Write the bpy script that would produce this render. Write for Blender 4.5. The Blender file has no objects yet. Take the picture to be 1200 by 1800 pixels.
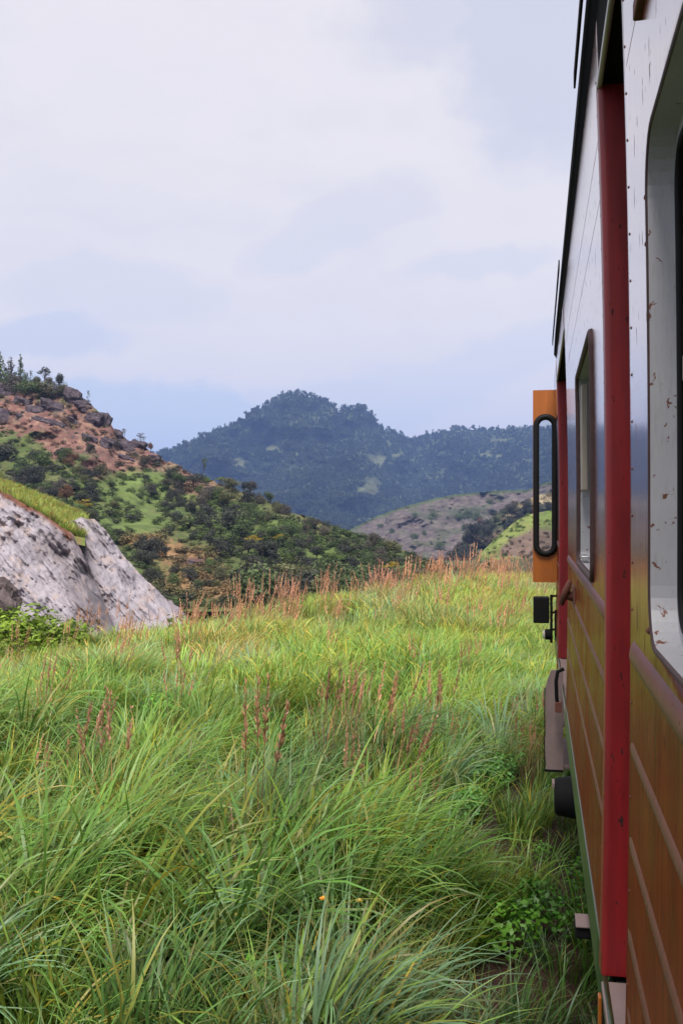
import bpy, bmesh, math, random
import numpy as np
from mathutils import Vector, Matrix

random.seed(7)
RNG = np.random.default_rng(11)
scene = bpy.context.scene
R = math.radians

# ------------------------------------------------------------------ camera
FPX = 1800.0            # focal length in photo pixels
HY = 905.0              # horizon row
CX = 600.0
CZ = 2.5                # eye above the embankment
YAW = math.atan(345.0 / FPX)      # train runs along +Y, camera looks a little left of it
cam_d = bpy.data.cameras.new('camera')
cam_d.sensor_fit = 'VERTICAL'
cam_d.sensor_height = 36.0
cam_d.lens = 36.0
cam_d.shift_y = (HY - 900.0) / 1800.0
cam_d.clip_start = 0.02
cam_d.clip_end = 30000.0
cam = bpy.data.objects.new('camera', cam_d)
cam.location = (0, 0, CZ)
cam.rotation_euler = (R(90), 0, YAW)
scene.collection.objects.link(cam)
scene.camera = cam

SY, CY = math.sin(YAW), math.cos(YAW)

def P(px, py, Z):
    """photo pixel + depth along the view axis -> world point"""
    u = (px - CX) / FPX
    v = (HY - py) / FPX
    return (Z * (-SY + u * CY), Z * (CY + u * SY), CZ + Z * v)

def to_cam(x, y):
    """world x,y -> (lateral, depth) of the camera"""
    return x * CY + y * SY, -x * SY + y * CY

# ------------------------------------------------------------------ render / view
scene.render.engine = 'CYCLES'
scene.cycles.use_denoising = True
scene.cycles.max_bounces = 8
scene.cycles.diffuse_bounces = 3
scene.cycles.glossy_bounces = 3
scene.cycles.transmission_bounces = 6
scene.cycles.transparent_max_bounces = 8
scene.cycles.volume_bounces = 0
scene.view_settings.view_transform = 'Standard'
scene.view_settings.look = 'None'
scene.view_settings.gamma = 1.0
scene.view_settings.exposure = 1.0
scene.view_settings.use_curve_mapping = False

# ------------------------------------------------------------------ sun + sky
SUN_EL, SUN_AZ = 58.0, 176.0       # azimuth clockwise from +Y (towards +X): high, from the right and slightly behind
sun_d = bpy.data.lights.new('sun', 'SUN')
sun_d.energy = 3.1
sun_d.angle = R(24)
sun_d.color = (1.0, 0.95, 0.88)
sun = bpy.data.objects.new('sun', sun_d)
sd = Vector((math.sin(R(SUN_AZ)) * math.cos(R(SUN_EL)), math.cos(R(SUN_AZ)) * math.cos(R(SUN_EL)), math.sin(R(SUN_EL))))
sun.rotation_euler = sd.to_track_quat('Z', 'Y').to_euler()
scene.collection.objects.link(sun)

world = bpy.data.worlds.new('World')
scene.world = world
world.use_nodes = True
WN = world.node_tree
WN.nodes.clear()

class G:
    """small node-graph helper"""
    def __init__(s, nt): s.nt = nt
    def n(s, t, **kw):
        nd = s.nt.nodes.new(t)
        for k, v in kw.items(): setattr(nd, k, v)
        return nd
    def put(s, sock, v):
        if v is None: return
        if hasattr(v, 'is_linked') or isinstance(v, bpy.types.NodeSocket): s.nt.links.new(v, sock)
        else: sock.default_value = v
    def m(s, op, a, b=None, c=None, clamp=False):
        nd = s.n('ShaderNodeMath', operation=op); nd.use_clamp = clamp
        s.put(nd.inputs[0], a); s.put(nd.inputs[1], b); s.put(nd.inputs[2], c)
        return nd.outputs[0]
    def mix(s, f, a, b, mode='MIX'):
        nd = s.n('ShaderNodeMix', data_type='RGBA', blend_type=mode)
        nd.clamp_factor = True
        s.put(nd.inputs[0], f)
        for k, v in ((6, a), (7, b)):
            if isinstance(v, tuple) and len(v) == 3: v = v + (1,)
            s.put(nd.inputs[k], v)
        return nd.outputs[2]
    def noise(s, vec, scale, detail=4, rough=.55, dist=0, dim='3D'):
        nd = s.n('ShaderNodeTexNoise', noise_dimensions=dim)
        if vec is not None: s.put(nd.inputs['Vector'], vec)
        nd.inputs['Scale'].default_value = scale
        nd.inputs['Detail'].default_value = detail
        nd.inputs['Roughness'].default_value = rough
        nd.inputs['Distortion'].default_value = dist
        return nd
    def ramp(s, f, lo, hi):
        nd = s.n('ShaderNodeMapRange', interpolation_type='SMOOTHSTEP')
        s.put(nd.inputs[0], f)
        nd.inputs[1].default_value = lo; nd.inputs[2].default_value = hi
        return nd.outputs[0]
    def scale(s, vec, sc, loc=(0, 0, 0), rot=(0, 0, 0)):
        nd = s.n('ShaderNodeMapping')
        s.put(nd.inputs[0], vec)
        nd.inputs['Scale'].default_value = sc; nd.inputs['Location'].default_value = loc; nd.inputs['Rotation'].default_value = rot
        return nd.outputs[0]

def build_world():
    g = G(WN)
    sky = g.n('ShaderNodeTexSky', sky_type='NISHITA')
    sky.sun_disc = False
    sky.sun_elevation = R(SUN_EL)
    sky.sun_rotation = R(SUN_AZ)
    sky.altitude = 900
    sky.air_density = 1.0; sky.dust_density = 2.0; sky.ozone_density = 1.0
    tc = g.n('ShaderNodeTexCoord')
    sep = g.n('ShaderNodeSeparateXYZ'); g.put(sep.inputs[0], tc.outputs['Generated'])
    x, y, z = sep.outputs
    az = g.m('ARCTAN2', x, y)                 # radians right of +Y
    el = g.m('ARCSINE', z)
    warp = g.noise(tc.outputs['Generated'], 4.0, 6, .6)
    wsep = g.n('ShaderNodeSeparateColor'); g.put(wsep.inputs[0], warp.outputs['Color'])
    wa = g.m('MULTIPLY', g.m('SUBTRACT', wsep.outputs[0], .5), .28)
    we = g.m('MULTIPLY', g.m('SUBTRACT', wsep.outputs[1], .5), .14)
    fine = g.noise(g.scale(tc.outputs['Generated'], (1, 1, 2.2)), 9.0, 7, .62, .4)
    wf = g.m('MULTIPLY', g.m('SUBTRACT', fine.outputs[0], .5), .9)
    azw = g.m('ADD', az, wa); elw = g.m('ADD', el, we)
    # general broken overcast : soft grey-blue breaks
    flat = g.scale(tc.outputs['Generated'], (1, 1, 2.6), loc=(.37, .2, .1))
    n1 = g.noise(flat, 2.2, 8, .55, .5)
    n2 = g.noise(flat, 5.5, 8, .55, .3)
    brk = g.ramp(g.m('ADD', g.m('MULTIPLY', n1.outputs[0], .65), g.m('MULTIPLY', n2.outputs[0], .35)), .50, .66)
    tot = g.m('MULTIPLY', brk, .16)
    # breaks that the photo shows (px, py, half width, half height, tilt, strength)
    for px, py, rx, ry, tilt, st in SKY_BREAKS:
        a0 = math.atan((px - CX) / FPX) - YAW
        e0 = math.atan((HY - py) / FPX * math.cos(a0 + YAW))
        da = g.m('SUBTRACT', azw, a0); de = g.m('SUBTRACT', elw, e0)
        ct, stt = math.cos(tilt), math.sin(tilt)
        u = g.m('ADD', g.m('MULTIPLY', da, ct * FPX / rx), g.m('MULTIPLY', de, stt * FPX / rx))
        v = g.m('ADD', g.m('MULTIPLY', da, -stt * FPX / ry), g.m('MULTIPLY', de, ct * FPX / ry))
        d = g.m('SQRT', g.m('ADD', g.m('MULTIPLY', u, u), g.m('MULTIPLY', v, v)))
        f = g.ramp(g.m('ADD', d, wf), 1.12, .62)
        tot = g.m('MAXIMUM', tot, g.m('MULTIPLY', f, st))
    tot = g.m('MULTIPLY', tot, g.ramp(el, -.02, .03))
    tone = g.mix(g.ramp(fine.outputs[0], .35, .7), SKY_WHITE, SKY_WHITE2)
    blue = g.mix(.75, sky.outputs[0], SKY_BLUE)
    low = g.mix(g.ramp(el, .22, .0), tone, SKY_LOW)
    col = g.mix(tot, low, blue)
    col = g.mix(g.ramp(el, 0, -.25), col, (1.0, 1.1, .9))
    bg = g.n('ShaderNodeBackground'); g.put(bg.inputs[0], col); bg.inputs[1].default_value = 0.1
    out = g.n('ShaderNodeOutputWorld'); g.put(out.inputs[0], bg.outputs[0])

SKY_WHITE = (4.55, 4.36, 4.52)
SKY_WHITE2 = (4.40, 4.24, 4.46)
SKY_LOW = (4.45, 4.33, 4.58)
SKY_BLUE = (3.45, 3.5, 4.1)
SKY_BREAKS = [(985, 60, 190, 260, .9, .6), (860, -60, 260, 150, .3, .5), (640, 385, 190, 60, .35, .30), (860, 470, 150, 30, .1, .3),
              (80, 600, 200, 46, .12, .62), (170, 500, 260, 70, .05, .30), (320, 735, 330, 62, -.08, .95), (620, 690, 260, 50, 0, .45),
              (200, 800, 260, 60, 0, .8), (860, 640, 260, 50, .05, .35)]
build_world()

# ------------------------------------------------------------------ noise
def _hash(ix, iy, iz, seed):
    n = (ix * 374761393 + iy * 668265263 + iz * 2147483647 + seed * 1274126177) & 0xFFFFFFFF
    n = ((n ^ (n >> 13)) * 1274126177) & 0xFFFFFFFF
    n = (n ^ (n >> 16)) & 0xFFFFFFFF
    return n / 4294967295.0

def vnoise(x, y, z=None, seed=0):
    x = np.asarray(x, float); y = np.asarray(y, float)
    z = np.zeros_like(x) if z is None else np.asarray(z, float)
    xi, yi, zi = (np.floor(a).astype(np.int64) for a in (x, y, z))
    fx, fy, fz = x - xi, y - yi, z - zi
    fx = fx * fx * (3 - 2 * fx); fy = fy * fy * (3 - 2 * fy); fz = fz * fz * (3 - 2 * fz)
    r = 0
    for a in (0, 1):
        for b in (0, 1):
            for c in (0, 1):
                w = (fx if a else 1 - fx) * (fy if b else 1 - fy) * (fz if c else 1 - fz)
                r = r + w * _hash(xi + a, yi + b, zi + c, seed)
    return r

def fbm(x, y, z=None, seed=0, oct=5, gain=.5):
    a, s, t = 1.0, 0, 0
    x = np.asarray(x, float); y = np.asarray(y, float)
    for i in range(oct):
        s = s + a * vnoise(x, y, z, seed + i * 17); t += a
        a *= gain; x = x * 2.03 + 11.3; y = y * 2.03 + 5.7
        if z is not None: z = np.asarray(z) * 2.03 + 3.1
    return s / t - .5            # about -.5 .. .5

def sm(x, a, b):
    t = np.clip((np.asarray(x, float) - a) / (b - a), 0, 1)
    return t * t * (3 - 2 * t)

# ------------------------------------------------------------------ object helpers
def link(o, parent=None):
    scene.collection.objects.link(o)
    if parent is not None: o.parent = parent
    return o

def tag(o, label=None, cat=None, group=None, kind=None):
    if label: o['label'] = label
    if cat: o['category'] = cat
    if group: o['group'] = group
    if kind: o['kind'] = kind
    return o

def empty(name, loc=(0, 0, 0), rz=0):
    o = bpy.data.objects.new(name, None)
    o.empty_display_size = .2
    o.location = loc; o.rotation_euler = (0, 0, rz)
    return link(o)

def mesh_np(name, V, F, mat=None, cols=None, smooth=False, face_cols=None):
    me = bpy.data.meshes.new(name)
    V = np.asarray(V, np.float32); F = np.asarray(F, np.int32)
    k = F.shape[1]
    me.vertices.add(len(V)); me.vertices.foreach_set('co', V.ravel())
    me.loops.add(F.size); me.loops.foreach_set('vertex_index', F.ravel())
    me.polygons.add(len(F))
    me.polygons.foreach_set('loop_start', np.arange(0, F.size, k, dtype=np.int32))
    me.polygons.foreach_set('loop_total', np.full(len(F), k, np.int32))
    me.polygons.foreach_set('use_smooth', np.full(len(F), smooth))
    if cols is not None:
        a = me.color_attributes.new('col', 'FLOAT_COLOR', 'POINT')
        c = np.ones((len(V), 4), np.float32); c[:, :cols.shape[1]] = cols
        a.data.foreach_set('color', c.ravel())
    me.update(); me.validate()
    if mat: me.materials.append(mat)
    return me

def bm_obj(name, bm, mat, parent=None, smooth=False):
    me = bpy.data.meshes.new(name)
    bmesh.ops.recalc_face_normals(bm, faces=bm.faces[:])
    if smooth:
        for f in bm.faces: f.smooth = True
    bm.to_mesh(me); bm.free()
    if mat: me.materials.append(mat)
    return link(bpy.data.objects.new(name, me), parent)

def grid_mesh(name, X, Y, Z, mat, cols=None, smooth=True):
    n, m = X.shape
    V = np.stack([X.ravel(), Y.ravel(), Z.ravel()], 1)
    i = np.arange(n - 1)[:, None] * m + np.arange(m - 1)[None, :]
    F = np.stack([i, i + 1, i + m + 1, i + m], -1).reshape(-1, 4)
    return mesh_np(name, V, F, mat, cols, smooth)

# ------------------------------------------------------------------ materials
def new_mat(name):
    m = bpy.data.materials.new(name); m.use_nodes = True
    m.node_tree.nodes.clear()
    g = G(m.node_tree)
    b = g.n('ShaderNodeBsdfPrincipled'); o = g.n('ShaderNodeOutputMaterial')
    m.node_tree.links.new(b.outputs[0], o.inputs[0])
    g.b, g.o = b, o
    return m, g

def setb(g, **kw):
    for k, v in kw.items():
        k = k.replace('_', ' ')
        if isinstance(v, tuple) and len(v) == 3: v = v + (1,)
        g.put(g.b.inputs[k], v)

def bump(g, h, strength=.3, dist=.01):
    nd = g.n('ShaderNodeBump'); nd.inputs['Strength'].default_value = strength; nd.inputs['Distance'].default_value = dist
    g.put(nd.inputs['Height'], h); g.put(g.b.inputs['Normal'], nd.outputs[0])
    return nd

def simple(name, col, rough=.6, metal=0, var=.25, scale=30, spec=.5, bs=.15):
    m, g = new_mat(name)
    tc = g.n('ShaderNodeTexCoord').outputs['Object']
    n = g.noise(tc, scale, 5, .6)
    d = tuple(c * (1 - var) for c in col); l = tuple(min(1, c * (1 + var)) for c in col)
    setb(g, Base_Color=g.mix(n.outputs[0], d, l), Roughness=rough, Metallic=metal, Specular_IOR_Level=spec)
    bump(g, n.outputs[0], bs, .003)
    return m

def paint_mat(name, base, dark, rust=(.10, .03, .015), rough=.16, coat=1.0, chips=.5, ior=1.5, dull_low=False):
    """old glossy enamel on sheet steel: vertical dust streaks, rust chips, slightly wavy"""
    m, g = new_mat(name)
    tc = g.n('ShaderNodeTexCoord').outputs['Object']
    streak = g.noise(g.scale(tc, (9, 14, 1.1)), 3.0, 6, .65)
    fine = g.noise(g.scale(tc, (40, 70, 5)), 3.0, 4, .6)
    blot = g.noise(tc, 2.5, 5, .6)
    c = g.mix(g.ramp(streak.outputs[0], .35, .7), dark, base)
    c = g.mix(g.m('MULTIPLY', g.ramp(blot.outputs[0], .5, .75), .35), c, tuple(x * 1.25 + .01 for x in base))
    chip = g.noise(g.scale(tc, (30, 22, 9)), 2.2, 3, .5)
    cf = g.ramp(chip.outputs[0], .76 - .06 * chips, .79 - .06 * chips)
    c = g.mix(cf, c, rust)
    ro = g.m('ADD', rough, g.m('MULTIPLY', g.ramp(fine.outputs[0], .3, .8), .08))
    ro = g.m('ADD', ro, g.m('MULTIPLY', cf, .4))
    if dull_low:      # dust film added below the windows to weaken the enamel's grass reflection
        sp = g.n('ShaderNodeSeparateXYZ'); g.put(sp.inputs[0], tc)
        zz = g.m('ADD', sp.outputs[2], g.m('MULTIPLY', g.m('SUBTRACT', streak.outputs[0], .5), .25))
        cl = g.ramp(zz, CZ - .34, CZ + .06)
        cw = g.m('ADD', .03, g.m('MULTIPLY', cl, coat - .03))
        setb(g, Specular_IOR_Level=g.m('ADD', .13, g.m('MULTIPLY', cl, .40)))
        df = g.n('ShaderNodeBsdfDiffuse'); g.put(df.inputs[0], g.mix(.25, c, dark))
        mx = g.n('ShaderNodeMixShader')
        matte = g.m('MULTIPLY', g.m('SUBTRACT', 1.0, cl), g.m('ADD', .50, g.m('MULTIPLY', g.ramp(blot.outputs[0], .3, .7), .28)))
        g.put(mx.inputs[0], matte); g.nt.links.new(g.b.outputs[0], mx.inputs[1]); g.nt.links.new(df.outputs[0], mx.inputs[2])
        g.nt.links.new(mx.outputs[0], g.o.inputs[0])
    else: cw = coat
    setb(g, Base_Color=c, Roughness=ro, IOR=ior, Coat_Weight=g.m('MULTIPLY', g.m('SUBTRACT', 1.0, cf), cw), Coat_Roughness=rough * .9, Coat_IOR=1.5)
    wave = g.noise(g.scale(tc, (2, 1.2, 3.0)), 2.0, 3, .5)
    h = g.m('ADD', g.m('MULTIPLY', wave.outputs[0], .6), g.m('ADD', g.m('MULTIPLY', fine.outputs[0], .012), g.m('MULTIPLY', cf, -.03)))
    bump(g, h, .4, .007)
    return m

M = {}
M['body'] = paint_mat('body_paint', (.26, .050, .018), (.13, .028, .014), ior=1.5, coat=.95, dull_low=True, chips=1.6)
M['bead'] = paint_mat('bead_paint', (.17, .042, .036), (.11, .030, .026), rough=.42, coat=.0, chips=1.2)
M['red'] = paint_mat('red_paint', (.27, .008, .010), (.18, .006, .008), rust=(.035, .006, .006), rough=.42, coat=.2, chips=1.5)
M['door_red'] = paint_mat('door_paint', (.12, .010, .012), (.08, .008, .008), rough=.35, coat=.3)
M['green'] = paint_mat('sill_paint', (.035, .075, .022), (.02, .045, .014), rough=.35, coat=.3)
M['orange'] = paint_mat('orange_paint', (.36, .105, .010), (.29, .080, .008), rough=.45, coat=.1, chips=.0)
M['rubber'] = simple('black_rubber', (.010, .010, .011), .6, spec=.15)
M['black'] = simple('black_metal', (.008, .008, .008), .75, spec=.12)
M['soffit'] = simple('dark_roof_paint', (.007, .007, .009), .9, spec=.05)
M['rust'] = simple('rusty_metal', (.13, .045, .03), .8, var=.5, scale=18, bs=.4)
M['dirty_steel'] = simple('dusty_steel', (.22, .16, .15), .75, var=.3, scale=12, bs=.3)
M['alu'] = simple('bare_aluminium', (.6, .6, .6), .3, metal=.9)
M['beige'] = simple('shutter_beige', (.34, .30, .25), .6, var=.2, scale=14)
M['dark'] = simple('dark_interior', (.012, .012, .012), .9, spec=.1)
M['lens'] = simple('lamp_lens', (.45, .40, .36), .15)

def frame_mat():
    """silver-grey window surround with rust spots and brown flaking"""
    m, g = new_mat('window_frame_paint')
    tc = g.n('ShaderNodeTexCoord').outputs['Object']
    n = g.noise(tc, 7, 6, .6); s = g.noise(g.scale(tc, (60, 60, 9)), 3, 4, .6)
    v = g.n('ShaderNodeTexVoronoi'); g.put(v.inputs['Vector'], tc); v.inputs['Scale'].default_value = 55
    n3 = g.noise(tc, 55, 4, .6)
    n4 = g.noise(tc, 38, 6, .62, .6); sz = g.n('ShaderNodeSeparateXYZ'); g.put(sz.inputs[0], tc)
    low = g.ramp(sz.outputs[2], CZ + .35, CZ - .15)
    spot = g.ramp(g.m('ADD', g.m('ADD', n4.outputs[0], g.m('MULTIPLY', g.m('SUBTRACT', n.outputs[0], .5), .35)), g.m('MULTIPLY', low, .055)), .665, .685)
    c = g.mix(n.outputs[0], (.36, .36, .38), (.52, .52, .545))
    c = g.mix(g.m('MULTIPLY', g.ramp(s.outputs[0], .5, .75), .4), c, (.30, .27, .27))
    c = g.mix(spot, c, (.17, .06, .035))
    setb(g, Base_Color=c, Roughness=.5, Metallic=.1)
    bump(g, g.m('SUBTRACT', s.outputs[0], spot), .2, .002)
    return m
M['frame'] = frame_mat()
M['rim'] = simple('flaking_rim', (.050, .022, .022), .7, var=.7, scale=35, bs=.6)

def glass_mat(name, tint, rough=.05):
    m, g = new_mat(name)
    g.nt.nodes.remove(g.b)
    gl = g.n('ShaderNodeBsdfGlossy'); gl.inputs['Roughness'].default_value = rough; gl.inputs['Color'].default_value = (1, 1, 1, 1)
    tr = g.n('ShaderNodeBsdfTransparent'); tr.inputs['Color'].default_value = tint + (1,)
    fr = g.n('ShaderNodeFresnel'); fr.inputs[0].default_value = 1.5
    mx = g.n('ShaderNodeMixShader')
    g.put(mx.inputs[0], fr.outputs[0]); g.nt.links.new(tr.outputs[0], mx.inputs[1]); g.nt.links.new(gl.outputs[0], mx.inputs[2])
    g.nt.links.new(mx.outputs[0], g.o.inputs[0])
    return m
M['glass'] = glass_mat('dirty_glass', (.72, .76, .78))
M['dark_glass'] = glass_mat('dark_window_glass', (.05, .055, .055))

def attr_mat(name, rough=.8, scale=.5, amt=.3, bumpd=.0, bscale=2.0, spec=.2, detail=6, instancer=False, transl=0, rnd=0.0):
    """base colour from the mesh colour attribute, broken up with object-space noise"""
    m, g = new_mat(name)
    a = g.n('ShaderNodeAttribute', attribute_name='col')
    col = a.outputs['Color']
    if instancer:
        t = g.n('ShaderNodeAttribute', attribute_name='tint', attribute_type='INSTANCER')
        col = g.mix(1.0, col, t.outputs['Color'], 'MULTIPLY')
    if rnd:
        oi = g.n('ShaderNodeObjectInfo')
        k = g.m('ADD', 1 - rnd, g.m('MULTIPLY', oi.outputs['Random'], 2 * rnd))
        cc = g.n('ShaderNodeCombineColor')
        g.put(cc.inputs[0], k); g.put(cc.inputs[1], k); g.put(cc.inputs[2], g.m('MULTIPLY', k, k))
        col = g.mix(1.0, col, cc.outputs[0], 'MULTIPLY')
    if amt:
        tc = g.n('ShaderNodeTexCoord').outputs['Object']
        n = g.noise(tc, scale, detail, .65)
        k = g.n('ShaderNodeMapRange'); g.put(k.inputs[0], n.outputs[0])
        k.inputs[1].default_value = .3; k.inputs[2].default_value = .7
        k.inputs[3].default_value = 1 - amt; k.inputs[4].default_value = 1 + amt
        vm = g.n('ShaderNodeVectorMath', operation='SCALE'); g.put(vm.inputs[0], col); g.put(vm.inputs['Scale'], k.outputs[0])
        col = vm.outputs[0]
        if bumpd:
            nb = g.noise(tc, bscale, 8, .65)
            bump(g, nb.outputs[0], .8, bumpd)
    setb(g, Base_Color=col, Roughness=rough, Specular_IOR_Level=spec)
    if transl:
        tr = g.n('ShaderNodeBsdfTranslucent'); g.put(tr.inputs[0], col)
        mx = g.n('ShaderNodeMixShader'); mx.inputs[0].default_value = transl
        g.nt.links.new(g.b.outputs[0], mx.inputs[1]); g.nt.links.new(tr.outputs[0], mx.inputs[2])
        g.nt.links.new(mx.outputs[0], g.o.inputs[0])
    return m

# ================================================================== THE RAILWAY CARRIAGE
W = 0.17                      # eye to side wall
def Yp(px): return W / math.tan(math.atan((px - CX) / FPX) - YAW)
def prof(k): return 1 - (.0031 if k > 0 else .0018) * k * k
def XW(h): return W * prof(h / W)
K_TOP, K_BOT, K_HEAD, K_SILL, K_GREEN = 7.35, -7.05, 6.3, -6.72, -6.4
WIN_T, WIN_B = 3.32 * W, -1.13 * W
Y_A1 = 1.985                  # near doorway, near edge
Y_B0, Y_B1 = 2.62, 6.05       # panel between the doorways
Y_C0, Y_C1 = 8.35, 9.75
WALL = .05

def bx(bm, x0, x1, y0, y1, z0, z1):
    v = [bm.verts.new((x, y, z)) for x in (x0, x1) for y in (y0, y1) for z in (z0, z1)]
    for f in ((0, 1, 3, 2), (4, 6, 7, 5), (0, 4, 5, 1), (2, 3, 7, 6), (0, 2, 6, 4), (1, 5, 7, 3)):
        bm.faces.new([v[i] for i in f])

def tube(bm, pts, r, n=8, closed=False):
    pts = [Vector(p) for p in pts]; rings = []
    N = len(pts)
    for i, p in enumerate(pts):
        a = pts[(i - 1) % N] if (closed or i > 0) else p
        b = pts[(i + 1) % N] if (closed or i < N - 1) else p
        t = (b - a).normalized()
        u = t.orthogonal() if not rings else None
        if u is None:
            u = pu - t * pu.dot(t)
        u.normalize(); pu = u; w = t.cross(u)
        rr = r[i] if isinstance(r, (list, tuple)) else r
        rings.append([bm.verts.new(p + (u * math.cos(2 * math.pi * k / n) + w * math.sin(2 * math.pi * k / n)) * rr) for k in range(n)])
    for i in range(N if closed else N - 1):
        A, B = rings[i], rings[(i + 1) % N]
        # closed loops may twist a little; match nearest vertex
        off = 0
        if closed and i == N - 1:
            off = min(range(n), key=lambda o: (A[0].co - B[o].co).length)
        for k in range(n):
            bm.faces.new([A[k], A[(k + 1) % n], B[(k + 1 + off) % n], B[(k + off) % n]])
    if not closed:
        bm.faces.new(rings[0][::-1]); bm.faces.new(rings[-1])

def bev(o, w=.004, seg=2):
    m = o.modifiers.new('bevel', 'BEVEL'); m.width = w; m.segments = seg; m.limit_method = 'ANGLE'
    for p in o.data.polygons: p.use_smooth = True
    m.harden_normals = False
    return o

def part_box(name, mat, parent, *boxes, bw=.003):
    bm = bmesh.new()
    for b in boxes: bx(bm, *b)
    o = bm_obj(name, bm, mat, parent)
    if bw: 
        m = o.modifiers.new('bevel', 'BEVEL'); m.width = bw; m.segments = 2; m.limit_method = 'ANGLE'
    return o

def rsdf(y, z, hy, hz, r):
    qy, qz = abs(y) - hy + r, abs(z) - hz + r
    return math.hypot(max(qy, 0), max(qz, 0)) + min(max(qy, qz), 0) - r

def win_angles(c, rect, hy, hz):
    A = set()
    for yy in rect[:2]:
        for zz in rect[2:]: A.add(round(math.atan2(zz - c[1], yy - c[0]), 5))
    for sy in (-1, 1):
        for sz in (-1, 1):
            a0 = math.atan2(sz * hz, sy * hy)
            for k in range(-10, 11): A.add(round(a0 + k * .022, 5))
    for k in range(72): A.add(round(-math.pi + 2 * math.pi * k / 72, 5))
    return sorted(((a + math.pi) % (2 * math.pi)) - math.pi for a in A)

def ray_rr(a, hy, hz, r):
    lo, hi = 0, 3
    for _ in range(30):
        m = (lo + hi) / 2
        if rsdf(math.cos(a) * m, math.sin(a) * m, hy, hz, r) < 0: lo = m
        else: hi = m
    return lo

def side_panel(parent, y0, y1, win=None, mat=None, k0=K_BOT, k1=K_TOP, name='side_panel', dx=0):
    mat = mat or M['body']
    h0, h1 = k0 * W, k1 * W
    bm = bmesh.new()
    if win is None:
        ny, nz = max(2, int((y1 - y0) / .25)), 36
        g = [[bm.verts.new((XW(h0 + (h1 - h0) * j / nz) - dx, y0 + (y1 - y0) * i / ny, CZ + h0 + (h1 - h0) * j / nz)) for j in range(nz + 1)] for i in range(ny + 1)]
        for i in range(ny):
            for j in range(nz): bm.faces.new([g[i][j], g[i + 1][j], g[i + 1][j + 1], g[i][j + 1]])
    else:
        wy0, wy1, r = win
        c = ((wy0 + wy1) / 2, (WIN_T + WIN_B) / 2); hy, hz = (wy1 - wy0) / 2, (WIN_T - WIN_B) / 2
        NR = 18; rings = []
        for a in win_angles(c, (y0, y1, h0, h1), hy, hz):
            ri = ray_rr(a, hy, hz, r)
            ca, sa = math.cos(a), math.sin(a)
            ro = min([(y1 - c[0]) / ca if ca > 1e-9 else 9e9, (y0 - c[0]) / ca if ca < -1e-9 else 9e9,
                      (h1 - c[1]) / sa if sa > 1e-9 else 9e9, (h0 - c[1]) / sa if sa < -1e-9 else 9e9])
            col = []
            for j in range(NR + 1):
                q = ri + (ro - ri) * j / NR
                h = c[1] + sa * q
                col.append(bm.verts.new((XW(h) - dx, c[0] + ca * q, CZ + h)))
            rings.append(col)
        n = len(rings)
        for i in range(n):
            for j in range(NR): bm.faces.new([rings[i][j], rings[(i + 1) % n][j], rings[(i + 1) % n][j + 1], rings[i][j + 1]])
        bmesh.ops.remove_doubles(bm, verts=bm.verts[:], dist=1e-5)
    o = bm_obj(name, bm, mat, parent, smooth=True)
    # make normals point outwards (-X)
    if sum(p.normal.x for p in o.data.polygons) > 0: o.data.flip_normals()
    s = o.modifiers.new('thick', 'SOLIDIFY'); s.thickness = .012; s.offset = -1
    return o

def loop_pts(wy0, wy1, r, grow=0, out=0, nc=7):
    hy, hz = (wy1 - wy0) / 2 + grow, (WIN_T - WIN_B) / 2 + grow
    c = ((wy0 + wy1) / 2, (WIN_T + WIN_B) / 2); rr = r + grow
    pts = []
    for sy, sz, a0 in ((1, 1, 0), (-1, 1, 90), (-1, -1, 180), (1, -1, 270)):
        for k in range(nc + 1):
            a = R(a0 + 90 * k / nc)
            pts.append((c[0] + sy * (hy - rr) + rr * math.cos(a), c[1] + sz * (hz - rr) + rr * math.sin(a)))
    # add points along the straight sides so that they follow the curved wall
    res = []
    for i, p in enumerate(pts):
        q = pts[(i + 1) % len(pts)]
        m = max(1, int(math.hypot(q[0] - p[0], q[1] - p[1]) / .08))
        for j in range(m): res.append((p[0] + (q[0] - p[0]) * j / m, p[1] + (q[1] - p[1]) * j / m))
    return [(XW(h) - out, y, CZ + h) for y, h in res]

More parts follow.
